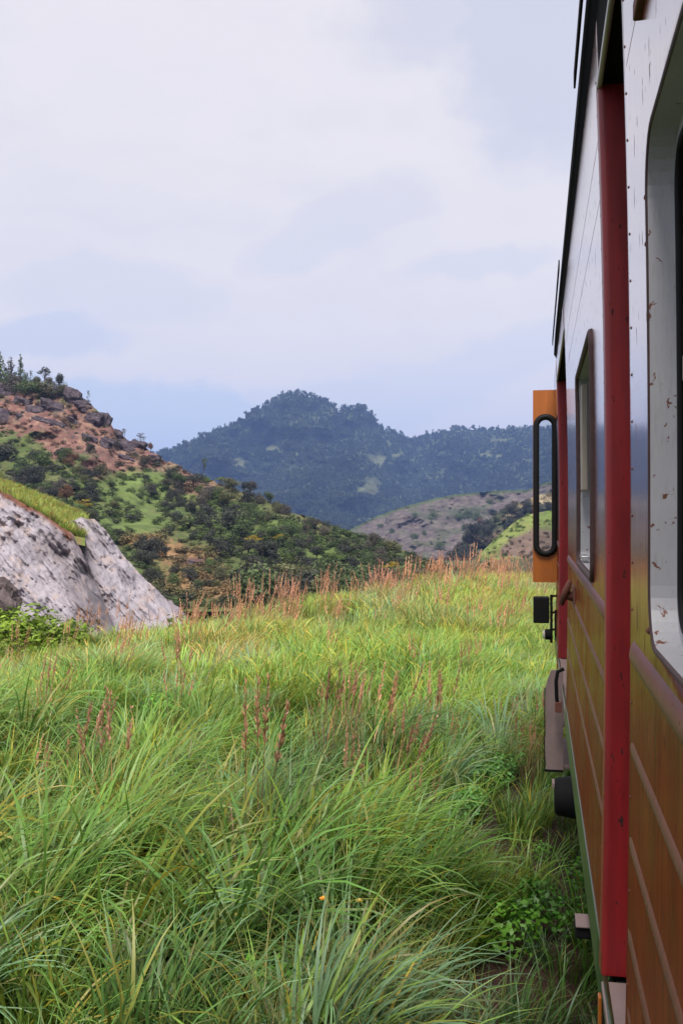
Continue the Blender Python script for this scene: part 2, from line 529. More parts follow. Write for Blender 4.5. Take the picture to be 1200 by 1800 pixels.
def window(parent, wy0, wy1, r, depth, sash_drop):
    win = empty('window', (0, 0, 0)); win.parent = parent
    L0 = loop_pts(wy0, wy1, r, -.0005, .003); L1 = loop_pts(wy0, wy1, r, -.0005, -depth)
    bm = bmesh.new()
    A = [bm.verts.new(p) for p in L0]; B = [bm.verts.new(p) for p in L1]
    L2 = loop_pts(wy0, wy1, r, -.018, -depth); C_ = [bm.verts.new(p) for p in L2]
    n = len(A)
    for i in range(n):
        bm.faces.new([A[i], A[(i + 1) % n], B[(i + 1) % n], B[i]])
        bm.faces.new([B[i], B[(i + 1) % n], C_[(i + 1) % n], C_[i]])
    o = bm_obj('window_reveal', bm, M['frame'], win, smooth=False)
    bm = bmesh.new(); tube(bm, loop_pts(wy0, wy1, r, .005 if wy0 < 3 else .010, .001), .0055 if wy0 < 3 else .012, 8, True)
    bm_obj('window_rim', bm, M['rim'], win, smooth=True)
    bm = bmesh.new(); tube(bm, loop_pts(wy0, wy1, r, -.022, -depth - .004), .006, 8, True)
    bm_obj('window_seal', bm, M['rubber'], win, smooth=True)
    xb = XW(0) + depth
    zb, zt = CZ + WIN_B, CZ + WIN_T
    # sash: frame of four rails, upper part dropped shutter, glass behind
    zm = zb + (zt - zb) * sash_drop
    part_box('glass_pane', M['dark_glass'], win, (xb + .022, xb + .026, wy0 - .02, wy1 + .02, zb - .02, zt + .02), bw=0)
    part_box('sash_rail', M['beige'], win, (xb + .004, xb + .020, wy0 + .01, wy1 - .03, zm - .02, zm + .02))
    part_box('sash_stile', M['beige'], win, (xb + .006, xb + .018, wy1 - .05, wy1 - .022, zm + .021, zt - .02))
    part_box('sash_stile', M['beige'], win, (xb + .006, xb + .018, wy0 + .022, wy0 + .05, zm + .021, zt - .02))
    return win

def bead(parent, k, y0, y1, a, out, name='pressed_bead', mat=None, taper=.06, asym=.35):
    bm = bmesh.new(); prev = None
    ys = [y0] + [y0 + taper * t for t in (.3, .6, 1)] + list(np.linspace(y0 + taper, y1 - taper, max(3, int((y1 - y0) / .2)))[1:-1]) + [y1 - taper * t for t in (1, .6, .3)] + [y1]
    for y in ys:
        e = min(1, max(.03, min(y - y0, y1 - y) / taper)) ** .6
        sec = []
        for q, o in ((1, 0), (.8, .35), (asym, .8), (-.15, 1), (-.6, .75), (-.9, .3), (-1, 0)):
            h = k * W + q * a * e
            sec.append(bm.verts.new((XW(h) - o * out * e + .0015, y, CZ + h)))
        if prev:
            for i in range(len(sec) - 1): bm.faces.new([prev[i], prev[i + 1], sec[i + 1], sec[i]])
        prev = sec
    o = bm_obj(name, bm, mat or M['bead'], parent, smooth=True)
    if sum(p.normal.x for p in o.data.polygons) > 0: o.data.flip_normals()
    return o

def build_carriage():
    T = empty('railway_carriage', (W, 0, CZ - 2.2))
    tag(T, 'dark red-brown glossy railway carriage running along the right side of the picture', 'railway carriage')
    pre = set(scene.objects)
    # side sheets
    side_panel(T, .12, Y_A1, (.42, 1.612, .085))
    side_panel(T, -1.9, .12, (-1.35, -.16, .045))
    side_panel(T, -6.0, -1.9, (-3.2, -2.0 + .05, .045))
    side_panel(T, Y_B0, Y_B1, (3.27, 4.40, .045))
    side_panel(T, Y_C0, Y_C1)
    window(T, .42, 1.612, .085, .035, .54)
    window(T, -1.35, -.16, .045, .035, .54)
    window(T, -3.2, -1.95, .045, .035, .54)
    window(T, 3.27, 4.40, .045, .045, .40)
    # light grey inner slats in the farther window
    part_box('sash_stile', M['beige'], T, (W + .004, W + .030, 4.30, 4.375, CZ + .10, CZ + WIN_T - .03), bw=.004)
    part_box('window_catch', M['alu'], T, (W - .001, W + .03, 4.18, 4.36, CZ + WIN_B + .014, CZ + WIN_B + .03), bw=.004)
    part_box('window_catch', M['alu'], T, (W + .048, W + .062, 1.50, 1.57, CZ + .33, CZ + .345), bw=.003)
    # pressed stiffening beads
    for k, a, out in ((-1.47, .025, .010), (-2.50, .016, .0055), (-3.52, .016, .0055), (-4.52, .016, .0055), (-5.35, .012, .004)):
        bead(T, k, -1.85, Y_A1 - .012, a, out)
        if k > -5: bead(T, k, Y_B0 + .05, Y_B1 - .03, a, out)
        bead(T, k, Y_C0 + .1, Y_C1 - .05, a, out * .7)
    for k in (4.82, 5.72):
        bead(T, k, -1.9, Y_A1 - .005, .0035, .002, 'seam', M['rust'])
        bead(T, k, Y_B0 + .05, Y_B1 - .02, .0035, .002, 'seam', M['rust'])
    # small rivets along the sheet edges
    bm = bmesh.new()
    for yy in (Y_A1 - .035, Y_B0 + .115, Y_B1 - .05):
        for j in range(27):
            h = (-6.1 + 13.2 * j / 26) * W
            bmesh.ops.create_icosphere(bm, subdivisions=1, radius=.0032, matrix=Matrix.Translation((XW(h) - .0005, yy, CZ + h)) @ Matrix.Diagonal((.5, 1, 1, 1)))
    bm_obj('rivets', bm, M['bead'], T, smooth=True)['kind'] = 'stuff'
    # doorways
    for y0, y1, near in ((Y_A1, Y_B0, True), (Y_B1, Y_C0, False)):
        side_panel(T, y0 + .001, y1 - .001, None, M['soffit'] if near else M['body'], K_HEAD, K_TOP, 'door_header')
        side_panel(T, y0 + .001, y1 - .001, None, M['green'], K_BOT, K_SILL, 'door_sill_plate')
        dd = .16
        zt, zb = CZ + K_HEAD * W, CZ + K_SILL * W
        # far jamb (faces back along the train), curved along the wall profile
        for yy, s, trim in ((y1, 1, 1), (y0, -1, 0)):
            bm = bmesh.new(); n = 30; prev = None
            for j in range(n + 1):
                h = (K_SILL + (K_HEAD - K_SILL) * j / n) * W
                x = XW(h) - .004
                pr = [(.003, .075), (.0, .070), (.0, .068), (.0, .016), (.0, .012), (.0009, .0074), (.0035, .0035), (.0074, .0009), (.012, .0), (.016, .0), (dd * .5, .0), (dd + .01, .0)] if trim else [(.008, .002), (.012, .0), (.016, .0), (dd + .01, .0)]
                sec = [bm.verts.new((x + a_, yy + s * (b_ - .003), CZ + h)) for a_, b_ in pr]
                if prev:
                    for i in range(len(sec) - 1): bm.faces.new([prev[i], prev[i + 1], sec[i + 1], sec[i]])
                prev = sec
            bm_obj('door_jamb', bm, M['red'], T, smooth=True)
        part_box('door_soffit', M['soffit'], T, (XW(K_HEAD * W) + .004, W + dd, y0 + .002, y1 - .002, zt - .004, zt + .012), bw=0)
        part_box('door_threshold', M['dirty_steel'], T, (XW(K_SILL * W) - .004, W + dd, y0 + .03, y1 - .03, zb - .022, zb - .002))
        d = empty('door'); d.parent = T
        part_box('door_leaf', M['door_red'], d, (W + dd - .01, W + dd + .03, y0 + .004, y1 - .004, zb, zt - .006))
        part_box('door_glass', M['dark_glass'], d, (W + dd - .016, W + dd - .011, y0 + .12, y1 - .12, CZ - .05, CZ + .75))
        part_box('door_handle', M['alu'], d, (W + dd - .05, W + dd - .016, y0 + .10, y0 + .12, CZ - .40, CZ - .22))
        side_panel(T, y0 + .001, y1 + .03, None, M['frame'], K_HEAD - .06, K_HEAD + .03, 'sky_reflection_strip', dx=.006)  # pale paint carries the sky reflection along the header's lower edge
        # pale worn nose of the threshold below the jamb
        part_box('step_nose', M['dirty_steel'], T, (XW(K_SILL * W) + .006, W + .10, y0 + .05, y1 - .004, zb - .16, zb - .03), bw=.008)
        part_box('step_bracket', M['orange'], T, (XW(K_SILL * W) - .012, XW(K_SILL * W) - .004, y1 - .05, y1 - .02, zb - .16, zb - .035), bw=.002)
    # sill beam
    for y0, y1 in ((-6, Y_A1 - .004), (Y_B0 + .004, Y_B1 - .004), (Y_C0 + .004, Y_C1)):
        side_panel(T, y0, y1, None, M['green'], K_BOT - .12, K_GREEN, 'sill_beam', dx=.004)
    # roof: curved shell + gutter
    bm = bmesh.new(); prev = None
    Wd = 2.8
    for y in (-6, Y_C1):
        sec = []
        for j in range(33):
            a = math.pi * j / 32
            sec.append(bm.verts.new((W + Wd / 2 - math.cos(a) * (Wd / 2 - .015), y, CZ + K_TOP * W + .52 * math.sin(a) ** .8)))
        if prev:
            for i in range(32): bm.faces.new([prev[i], prev[i + 1], sec[i + 1], sec[i]])
        prev = sec
    bm_obj('roof', bm, M['soffit'], T, smooth=True)
    zk = CZ + K_TOP * W
    xo = .72 * W
    bm = bmesh.new()
    prev = None
    for y, q in ((-6, 1), (7.7, 1), (8.25, .25)):
        sec = [bm.verts.new(p) for p in ((xo, y, zk + .012), (xo, y, zk + .012 + .075 * q), (xo + .06, y, zk + .02 + .1 * q), (XW(K_TOP * W) + .01, y, zk - .035), (xo + .006, y, zk + .006))]
        if prev:
            for i in range(5): bm.faces.new([prev[i], prev[(i + 1) % 5], sec[(i + 1) % 5], sec[i]])
        else: bm.faces.new(sec)
        prev = sec
    bm.faces.new(prev[::-1])
    bm_obj('roof_gutter', bm, M['soffit'], T)
    for y0, y1 in ((-.5, 3.15), (5.45, 7.9)):
        part_box('rain_strip', M['soffit'], T, (xo - .018, xo - .012, y0, y1, zk + .03, zk + .078), bw=0)
    # carriage end, far side, floor, inside darkness
    part_box('end_wall', M['body'], T, (W + .03, W + Wd, Y_C1 - .05, Y_C1, CZ + K_BOT * W, zk), bw=0)
    part_box('end_wall', M['body'], T, (W + .03, W + Wd, -6.0, -5.95, CZ + K_BOT * W, zk), bw=0)
    part_box('far_side', M['body'], T, (W + Wd - .05, W + Wd, -5.94, Y_C1 - .06, CZ + K_BOT * W, zk), bw=0)
    part_box('floor', M['dark'], T, (W + .02, W + Wd - .06, -5.94, Y_C1 - .06, CZ + K_BOT * W - .06, CZ + K_BOT * W + .04), bw=0)
    part_box('ceiling', M['dark'], T, (W + .02, W + Wd - .06, -5.94, Y_C1 - .06, zk - .04, zk - .01), bw=0)
    part_box('underframe', M['black'], T, (W + .12, W + Wd - .12, -5.9, Y_C1 - .1, CZ - 1.52, CZ + K_BOT * W - .07), bw=.02)
    # bogies
    for yb in (-4.0, 5.7):
        for s in (-.95, .95):
            for xx in (W + .66, W + 2.14):
                bm = bmesh.new()
                bmesh.ops.create_cone(bm, cap_ends=True, segments=40, radius1=.40, radius2=.40, depth=.12, matrix=Matrix.Translation((xx, yb + s, .52)) @ Matrix.Rotation(R(90), 4, 'Y'))
                bm_obj('wheel', bm, M['black'], T)
        part_box('bogie_frame', M['black'], T, (W + .22, W + .34, yb - 1.35, yb + 1.35, CZ - 1.86, CZ - 1.62), bw=.02)
    # axle box that bulges past the sill
    A = empty('axle_box'); A.parent = T
    bm = bmesh.new(); c = Vector((.175, 5.0, CZ - 1.345))
    bmesh.ops.create_cone(bm, cap_ends=True, segments=28, radius1=.085, radius2=.118, depth=.20, matrix=Matrix.Translation(c) @ Matrix.Rotation(R(90), 4, 'Y') )
    o = bm_obj('axle_box_casing', bm, M['black'], A, smooth=False); bev(o, .02, 3)
    part_box('axle_box_lid', M['dirty_steel'], A, (.066, .078, 4.96, 5.04, CZ - 1.30, CZ - 1.272))
    # foot steps under the farther doorway
    S = empty('foot_step'); S.parent = T
    bm = bmesh.new()
    prof_s = [(.052, -1.71), (.047, -1.165), (.062, -1.10), (.085, -1.04), (.165, -1.03), (.165, -1.71)]
    for y in (6.98, 7.0):
        pass
    f0 = [bm.verts.new((x, 6.98, CZ + h)) for x, h in prof_s]; f1 = [bm.verts.new((x, 7.0, CZ + h)) for x, h in prof_s]
    bm.faces.new(f0); bm.faces.new(f1[::-1])
    for i in range(6): bm.faces.new([f0[i], f0[(i + 1) % 6], f1[(i + 1) % 6], f1[i]])
    bm_obj('side_cheek', bm, M['dirty_steel'], S)
    for hz in (-1.70, -1.42):
        part_box('step_tread', M['dirty_steel'], S, (.052, .40, 7.001, 7.9, CZ + hz, CZ + hz + .02))
    part_box('cheek_edge', M['black'], S, (.040, .0465, 6.972, 7.008, CZ - 1.715, CZ - 1.16), (.0465, .165, 6.972, 6.979, CZ - 1.715, CZ - 1.70), bw=.001)
    bm = bmesh.new()
    tube(bm, [(.165, 6.8, CZ - 1.0), (.125, 6.8, CZ - 1.02), (.115, 6.8, CZ - 1.08), (.118, 6.8, CZ - 1.18), (.125, 6.8, CZ - 1.26)], .012, 8)
    bm_obj('step_hanger', bm, M['black'], S, smooth=True)
    part_box('hanger_foot', M['rust'], S, (.108, .150, 6.77, 6.82, CZ - 1.28, CZ - 1.215))
    # small step near the camera
    part_box('foot_iron', M['black'], T, (.118, .30, 3.40, 3.52, CZ - 1.375, CZ - 1.335), bw=.008)
    part_box('foot_iron_plate', M['dirty_steel'], T, (.120, .30, 3.39, 3.50, CZ - 1.333, CZ - 1.328), bw=.001)
    # hook bracket on the side
    B = empty('door_catch'); B.parent = T
    yk = 4.95; hk = -.385
    part_box('catch_plate', M['rust'], B, (XW(hk) - .006, XW(hk) + .002, yk - .10, yk + .20, CZ + hk - .05, CZ + hk + .05))
    bm = bmesh.new()
    tube(bm, [(XW(hk), yk + .02, CZ + hk), (XW(hk) - .028, yk + .02, CZ + hk + .004), (XW(hk) - .045, yk, CZ + hk + .02)], [.028, .022, .016], 10)
    tube(bm, [(XW(hk) - .022, yk - .03, CZ + hk + .075), (XW(hk) - .040, yk, CZ + hk + .02), (XW(hk) - .060, yk + .02, CZ + hk - .04)], [.011, .019, .012], 8)
    bm_obj('catch_hook', bm, M['rust'], B, smooth=True)
    # orange door leaf standing open at the end
    D = empty('open_door'); D.parent = T
    D['label'] = 'orange door leaf standing open with a tall oval window'
    yd = 9.45
    k = yd * 1.0
    Zd = -0 * SY + yd * CY
    def at(px, py):
        p = P(px, py, 1.0); t = yd / p[1]
        return (p[0] * t, CZ + (p[2] - CZ) * t)
    xl, zt = at(936, 686); xr, zb = at(981, 1024)
    cxm, _ = at(958.0, 800); _, z1 = at(958, 738); _, z0 = at(958, 968)
    hw = (at(969, 0)[0] - at(947, 0)[0]) / 2
    def stad(cx, z0, z1, r, n=14):
        pts = []
        for i in range(n + 1):
            a = math.pi * i / n; pts.append((cx + r * math.cos(a), z1 - r0 + r * math.sin(a)))
        for i in range(n + 1):
            a = math.pi + math.pi * i / n; pts.append((cx + r * math.cos(a), z0 + r0 + r * math.sin(a)))
        return pts
    r0 = hw
    inner = stad(cxm, z0, z1, hw)
    bm = bmesh.new()
    for y in (yd, yd + .03):
        outer = []
        iv = [bm.verts.new((x, y, z)) for x, z in inner]
        ov = []
        cz = (z0 + z1) / 2
        for x, z in inner:
            dxx, dzz = x - cxm, z - cz
            t = min([(xr - cxm) / dxx if dxx > 1e-6 else 9e9, (xl - cxm) / dxx if dxx < -1e-6 else 9e9, (zt - cz) / dzz if dzz > 1e-6 else 9e9, (zb - cz) / dzz if dzz < -1e-6 else 9e9])
            ov.append([cxm + dxx * t, cz + dzz * t])
        # snap the nearest outer points onto the exact corners
        for cxn, czn in ((xl, zt), (xr, zt), (xl, zb), (xr, zb)):
            i = min(range(len(ov)), key=lambda i: math.hypot(ov[i][0] - cxn, ov[i][1] - czn)); ov[i] = [cxn, czn]
        ov = [bm.verts.new((x, y, z)) for x, z in ov]
        n = len(iv)
        for i in range(n): bm.faces.new([iv[i], iv[(i + 1) % n], ov[(i + 1) % n], ov[i]])
        if y == yd: keep = (iv, ov)
        else:
            for i in range(n):
                for q in (0, 1):
                    a, b = keep[q], (iv, ov)[q]
                    bm.faces.new([a[i], a[(i + 1) % n], b[(i + 1) % n], b[i]])
    bm_obj('door_leaf', bm, M['orange'], D)
    bm = bmesh.new(); tube(bm, [(x, yd - .012, z) for x, z in stad(cxm, z0, z1, hw + .027)], .028, 10, True)
    bm_obj('window_gasket', bm, M['rubber'], D, smooth=True)
    bm = bmesh.new()
    f = [bm.verts.new((x, yd + .014, z)) for x, z in stad(cxm, z0, z1, hw + .004)]; bm.faces.new(f)
    o = bm_obj('window_glass', bm, M['glass'], D)
    part_box('hinge_post', M['red'], D, (xr + .001, xr + .035, yd - .01, yd + .05, zb - .5, zt + .06))
    # black lamp box with a small round lamp below
    Lm = empty('lamp'); Lm.parent = T
    yl = 9.3
    def at2(px, py):
        p = P(px, py, 1.0); t = yl / p[1]
        return (p[0] * t, CZ + (p[2] - CZ) * t)
    a, b = at2(936.5, 1050), at2(965, 1096)
    part_box('lamp_box', M['black'], Lm, (a[0], b[0], yl, yl + .16, b[1], a[1]), bw=.012)
    a, b = at2(966, 1046), at2(970, 1131)
    part_box('lamp_bracket', M['black'], Lm, (a[0], b[0] + .004, yl + .03, yl + .07, b[1], a[1]), bw=.004)
    a, b = at2(974, 1073), at2(978, 1127)
    part_box('lamp_bracket', M['black'], Lm, (a[0], b[0], yl + .03, yl + .06, b[1], a[1]), bw=.004)
    for row in (1049, 1078, 1108):
        a = at2(968, row); b = at2(985, row)
        bm = bmesh.new(); tube(bm, [(a[0], yl + .05, a[1]), (b[0], yl + .05, b[1] + .01)], .010, 8)
        bm_obj('lamp_arm', bm, M['black'], Lm, smooth=True)
    a, b = at2(957, 1116), at2(967, 1116)
    bm = bmesh.new(); tube(bm, [(a[0], yl + .04, a[1]), (b[0], yl + .04, b[1])], [.045, .05], 16); bm_obj('lamp_body', bm, M['black'], Lm)
    bm = bmesh.new(); tube(bm, [(a[0] - .018, yl + .04, a[1]), (a[0] - .001, yl + .04, a[1])], [.03, .045], 16); bm_obj('lamp_lens', bm, M['lens'], Lm)
    # small hinge piece high on the near panel
    hh = 4.58 * W
    part_box('shutter_hinge', M['rust'], T, (XW(hh) - .012, XW(hh) + .002, 1.59, 1.68, CZ + hh + .002, CZ + hh + .03), bw=.003)
    for yy, h2 in ((1.622, 2.85 * W), (1.622, 2.43 * W), (1.624, -1.04 * W)):
        bm = bmesh.new(); bmesh.ops.create_icosphere(bm, subdivisions=2, radius=.006, matrix=Matrix.Translation((XW(h2) - .002, yy, CZ + h2)))
        bm_obj('frame_screw', bm, M['rust'], T, smooth=True)
    # place everything relative to the root
    inv = T.matrix_world.copy(); 
    off = Vector(T.location)
    for o in set(scene.objects) - pre:
        if o.parent is T: o.location = Vector(o.location) - off
    return T
carriage = build_carriage()

# second carriage body coupled behind is out of view; the track under the train
def build_track():
    T = empty('railway_track', (1.57, 2, 0))
    tag(T, 'railway track in dark ballast underneath the carriage', 'railway track')
    for x in (-.78, .78):
        bm = bmesh.new()
        for x0, x1, z0, z1 in ((-.07, .07, .02, .035), (-.01, .01, .035, .12), (-.035, .035, .12, .155)):
            bx(bm, x + x0, x + x1, -14, 60, z0 - .06, z1 - .06)
        bm_obj('rail', bm, M['rust'], T)
    bm = bmesh.new(); bx(bm, -1.2, 1.2, -.12, .12, -.14, -.045)
    s0 = bm_obj('sleeper', bm, simple('old_sleeper', (.06, .045, .035), .9), T)
    s0.location = (0, -6, 0)
    for i in range(1, 34):
        s = s0.copy(); link(s, T); s.location = (0, -6 + i * .65, 0)
build_track()

# ================================================================== TERRAIN
def interp(px, pts):
    a = np.array(pts, float)
    return np.interp(px, a[:, 0], a[:, 1])

def edge_d(az):
    return np.interp(az, [-.9, -.6, -.32, -.149, -.055, .055, .184, .5, .9], [19, 20, 21, 22.5, 25, 29.5, 37, 60, 60])

def ground_z(x, y):
    x = np.asarray(x, float); y = np.asarray(y, float)
    lat, Z = to_cam(x, y)
    az = np.arctan2(lat, Z); d = np.hypot(x, y)
    ed = edge_d(az)
    z = -.055 * np.clip(-x - 1.5, 0, 14) + .45 * fbm(x * .16, y * .16, seed=3, oct=4)
    z = z - 9.3 * sm(d, ed, ed + 20) - 76 * sm(d, 260, 850)
    far = sm(d, 60, 200)
    z = z + far * 2 * fbm(x * .02, y * .02, seed=5)
    bed = sm(x, -2.2, -.7) * (1 - sm(x, 5, 10)) * (1 - sm(y, 55, 90))
    bed2 = (1 - sm(d, 60, 120)) * sm(x, 3, 6)
    return z * (1 - bed) * (1 - bed2 * .6) - .06 * bed

def build_ground():
    rr = np.concatenate([np.linspace(.0, 3, 22), np.geomspace(3.12, 6000, 210)])
    th = np.linspace(-math.pi, math.pi, 361)
    Rr, T = np.meshgrid(rr, th, indexing='ij')
    X = Rr * np.sin(T); Y = Rr * np.cos(T)
    Z = ground_z(X, Y)
    n = fbm(X * .5, Y * .5, seed=21)
    soil = sm(X + n * .9, -1.2, -.3) * (1 - sm(X, 5, 9))
    g = np.stack([.045 + .03 * n, .055 + .04 * n, .018 + .01 * n], -1)
    s = np.stack([.036 + .03 * n, .020 + .015 * n, .014 + .01 * n], -1)
    far = sm(Rr, 60, 300)[..., None]
    g = g * (1 - far) + np.array([.05, .065, .025]) * far
    C = g * (1 - soil[..., None]) + s * soil[..., None]
    m = attr_mat('ground_soil', .95, 8, .45, bumpd=.03, bscale=18)
    me = grid_mesh('ground', X, Y, Z, m, np.clip(C.reshape(-1, 3), .005, 1))
    o = link(bpy.data.objects.new('ground', me)); tag(o, kind='structure')
    me.flip_normals()
build_ground()

class Slope:
    """terrain built along view rays: a foot line and a ridge line, each at its own distance"""
    def __init__(s, px, yr, Zr, yf, Zf, amp, freq, seed, pw=1.1, n=220, m=110, back=.5, ang=0.0):
        s.px0, s.px1 = px; s.yr, s.Zr, s.yf, s.Zf, s.amp, s.freq, s.seed, s.pw = yr, Zr, yf, Zf, amp, freq, seed, pw
        s.n, s.m, s.back = n, m, back
    def zn(s, px, py):
        f = s.freq
        a = fbm(px * f, py * f * 1.4, seed=s.seed, oct=6, gain=.52)
        return 1 + s.amp * 2 * a
    def Z(s, px, py):
        yr, yf = interp(px, s.yr), interp(px, s.yf)
        t = np.clip((yf - py) / (yf - yr), 0, 1)
        Zf, Zr = interp(px, s.Zf), interp(px, s.Zr)
        return (Zf + (Zr - Zf) * t ** s.pw) * s.zn(px, py)
    def build(s, name, cover, mat):
        px = np.linspace(s.px0, s.px1, s.n)[:, None] * np.ones((1, s.m))
        t = np.linspace(0, 1, s.m)[None, :] * np.ones((s.n, 1))
        yr, yf = interp(px, s.yr), interp(px, s.yf)
        jit = fbm(px[:, :1] * .12, px[:, :1] * 0 + 3, seed=s.seed + 5, oct=3) * s.rj if hasattr(s, 'rj') else 0
        py = yf + (yr + jit * t ** 6 - yf) * t
        Z = s.Z(px, py)
        X, Y, H = P(px, py, Z)
        C = cover(px, py)
        # back of the hill
        XB, YB, HB, CB = [X], [Y], [H], [C]
        Zr = Z[:, -1:]; 
        for k in range(1, 6):
            q = 1 + .12 * k
            x, y, _ = P(px[:, -1:], py[:, -1:], Zr * q)
            h = H[:, -1:] - (Zr * .12 * k) * s.back * (1 if k > 1 else .8)
            XB.append(x); YB.append(y); HB.append(h); CB.append(C[:, -1:])
        X, Y, H = (np.concatenate(a, 1) for a in (XB, YB, HB)); C = np.concatenate(CB, 1)
        me = grid_mesh(name, X, Y, H, mat, np.clip(C.reshape(-1, 3), .004, 1))
        o = link(bpy.data.objects.new(name, me)); tag(o, kind='structure')
        return o

def lerp(a, b, t):
    t = np.asarray(t)[..., None]
    return a * (1 - t) + np.array(b) * t
def blob(px, py, cx, cy, rx, ry, nz=None, soft=.5):
    d = np.hypot((px - cx) / rx, (py - cy) / ry)
    if nz is not None: d = d + nz
    return 1 - sm(d, 1 - soft, 1 + soft)

# ---- near hillside on the left
HILL = Slope((-520, 830),
             yr=[(-520, 560), (-200, 640), (0, 668), (60, 672), (110, 686), (150, 704), (188, 732), (205, 762), (250, 786), (290, 808), (350, 838), (450, 873), (520, 903), (600, 930), (700, 965), (760, 992), (830, 1022)],
             Zr=[(-520, 330), (0, 300), (250, 270), (450, 230), (600, 200), (830, 165)],
             yf=[(-520, 1075), (830, 1075)], Zf=[(-520, 112), (600, 112), (830, 128)],
             amp=.055, freq=.022, seed=31, n=420, m=190, back=.7)
HILL.rj = 9
def hill_cover(px, py):
    n = fbm(px * .03, py * .05, seed=41, oct=5); n2 = fbm(px * .12, py * .2, seed=43, oct=4); n3 = fbm(px * .35, py * .5, seed=44, oct=3)
    green = lerp(np.zeros(px.shape + (3,)) + np.array([.068, .098, .028]), (.10, .11, .042), sm(n2, -.15, .2))
    green = lerp(green, (.045, .06, .022), sm(n3 + n, .08, .3))
    brown = lerp(np.zeros(px.shape + (3,)) + np.array([.155, .078, .064]), (.23, .14, .100), sm(n2, -.05, .22))
    brown = lerp(brown, (.075, .055, .05), sm(n3 * .7 + n * .8, .06, .20))
    brown = lerp(brown, (.13, .125, .045), sm(n, .08, .25) * .7)
    yb = interp(px, [(-500, 700), (0, 742), (60, 765), (110, 800), (200, 835), (260, 832), (330, 862), (420, 880), (500, 905), (830, 990)])
    f = 1 - sm(py + n * 70 + n2 * 25, yb - 6, yb + 8)
    f = f * (1 - .8 * sm(px, 330, 430))
    C = lerp(green, (0, 0, 0), f * 0) * (1 - f[..., None]) + brown * f[..., None]
    lime = np.array([.11, .155, .042])
    for b in ((240, 868, 70, 30), (250, 840, 45, 14), (415, 900, 40, 14), (230, 925, 60, 25), (490, 930, 40, 12), (560, 975, 60, 14), (330, 875, 16, 8), (365, 880, 20, 8)):
        C = lerp(C, tuple(lime), blob(px, py, *b, nz=n2 * 1.2) * .75)
    for b in ((330, 985, 50, 22), (300, 965, 30, 14), (255, 950, 40, 12), (350, 1030, 70, 22), (430, 1045, 60, 14)):
        C = lerp(C, (.26, .15, .075), blob(px, py, *b, nz=n2 * 1.3) * .8)
    C = lerp(C, (.10, .055, .05), blob(px, py, 345, 988, 26, 7, n2 * 1.2))
    return C
HILL.build('hill', hill_cover, attr_mat('hillside_cover', .95, .22, .35, bumpd=.35, bscale=.8))

# ---- far wooded mountain
MTN = Slope((60, 1600),
            yr=[(60, 860), (200, 820), (285, 797), (340, 777), (400, 752), (455, 722), (490, 698), (525, 693), (570, 705), (598, 726), (612, 719), (640, 724), (655, 735), (672, 754), (720, 773), (760, 762), (800, 755), (860, 756), (900, 754), (940, 756), (1100, 742), (1350, 770), (1600, 800)],
            Zr=[(60, 2300), (500, 2700), (720, 3000), (1600, 3000)], yf=[(60, 1010), (1600, 1010)], Zf=[(60, 1350), (1600, 1250)],
            amp=.14, freq=.011, seed=51, n=420, m=150, pw=1.0)
MCLEAR = ((650, 860, 16, 16), (662, 808, 20, 10), (1050, 820, 40, 14), (480, 790, 10, 5), (860, 800, 26, 5), (700, 800, 12, 4), (545, 760, 40, 4), (420, 815, 14, 8), (880, 775, 16, 4))
def mtn_cover(px, py):
    n = fbm(px * .05, py * .08, seed=61)
    C = lerp(np.zeros(px.shape + (3,)) + np.array([.03, .045, .02]), (.07, .085, .035), sm(n, 0, .25))
    for b in MCLEAR: C = lerp(C, (.095, .105, .05), blob(px, py, *b, nz=n * 1.5))
    return C
MTN.build('mountain', mtn_cover, attr_mat('mountain_cover', 1, .02, .3))

# ---- grey-brown cleared hillside in the valley
BRN = Slope((540, 1500), yr=[(540, 975), (620, 928), (660, 908), (700, 893), (760, 877), (800, 869), (880, 862), (925, 862), (945, 852), (1100, 815), (1500, 800)],
            Zr=[(540, 900), (1500, 1050)], yf=[(540, 1015), (1500, 1015)], Zf=[(540, 620), (1500, 620)], amp=.05, freq=.03, seed=71, n=300, m=110, pw=1.0)
def brn_cover(px, py):
    n = fbm(px * .04, py * .09, seed=72); n2 = fbm(px * .2, py * .35, seed=73)
    C = lerp(np.zeros(px.shape + (3,)) + np.array([.085, .066, .066]), (.12, .10, .085), sm(n2, -.1, .2))
    C = lerp(C, (.07, .075, .045), sm(n, .05, .2) * .8)
    C = lerp(C, (.045, .055, .03), blob(px, py, 820, 902, 40, 12, n2 * 1.5) * .8)
    r = interp(px, BRN.yr); C = lerp(C, (.05, .07, .025), 1 - sm(py - r, 2, 6))
    return C
BRN.build('valley_slope', brn_cover, attr_mat('cleared_slope', 1, .06, .35, bumpd=1.0, bscale=.3))

# ---- dark bushy spur and green spur on the right
DRK = Slope((760, 1500), yr=[(760, 1012), (800, 962), (830, 935), (860, 912), (890, 892), (925, 878), (950, 868), (1100, 850), (1500, 820)],
            Zr=[(760, 520), (1500, 680)], yf=[(760, 1030), (1500, 1030)], Zf=[(760, 440), (1500, 440)], amp=.05, freq=.04, seed=81, n=240, m=90, pw=1.0)
def drk_cover(px, py):
    n = fbm(px * .07, py * .12, seed=82); n2 = fbm(px * .3, py * .5, seed=83)
    C = lerp(np.zeros(px.shape + (3,)) + np.array([.05, .06, .03]), (.15, .11, .075), sm(n, -.02, .15))
    for b in ((930, 888, 18, 6), (905, 905, 14, 3), (955, 878, 22, 8)): C = lerp(C, (.42, .32, .19), blob(px, py, *b, nz=n2))
    return C
DRK.build('wooded_spur', drk_cover, attr_mat('spur_cover', 1, .1, .35, bumpd=.6, bscale=.4))
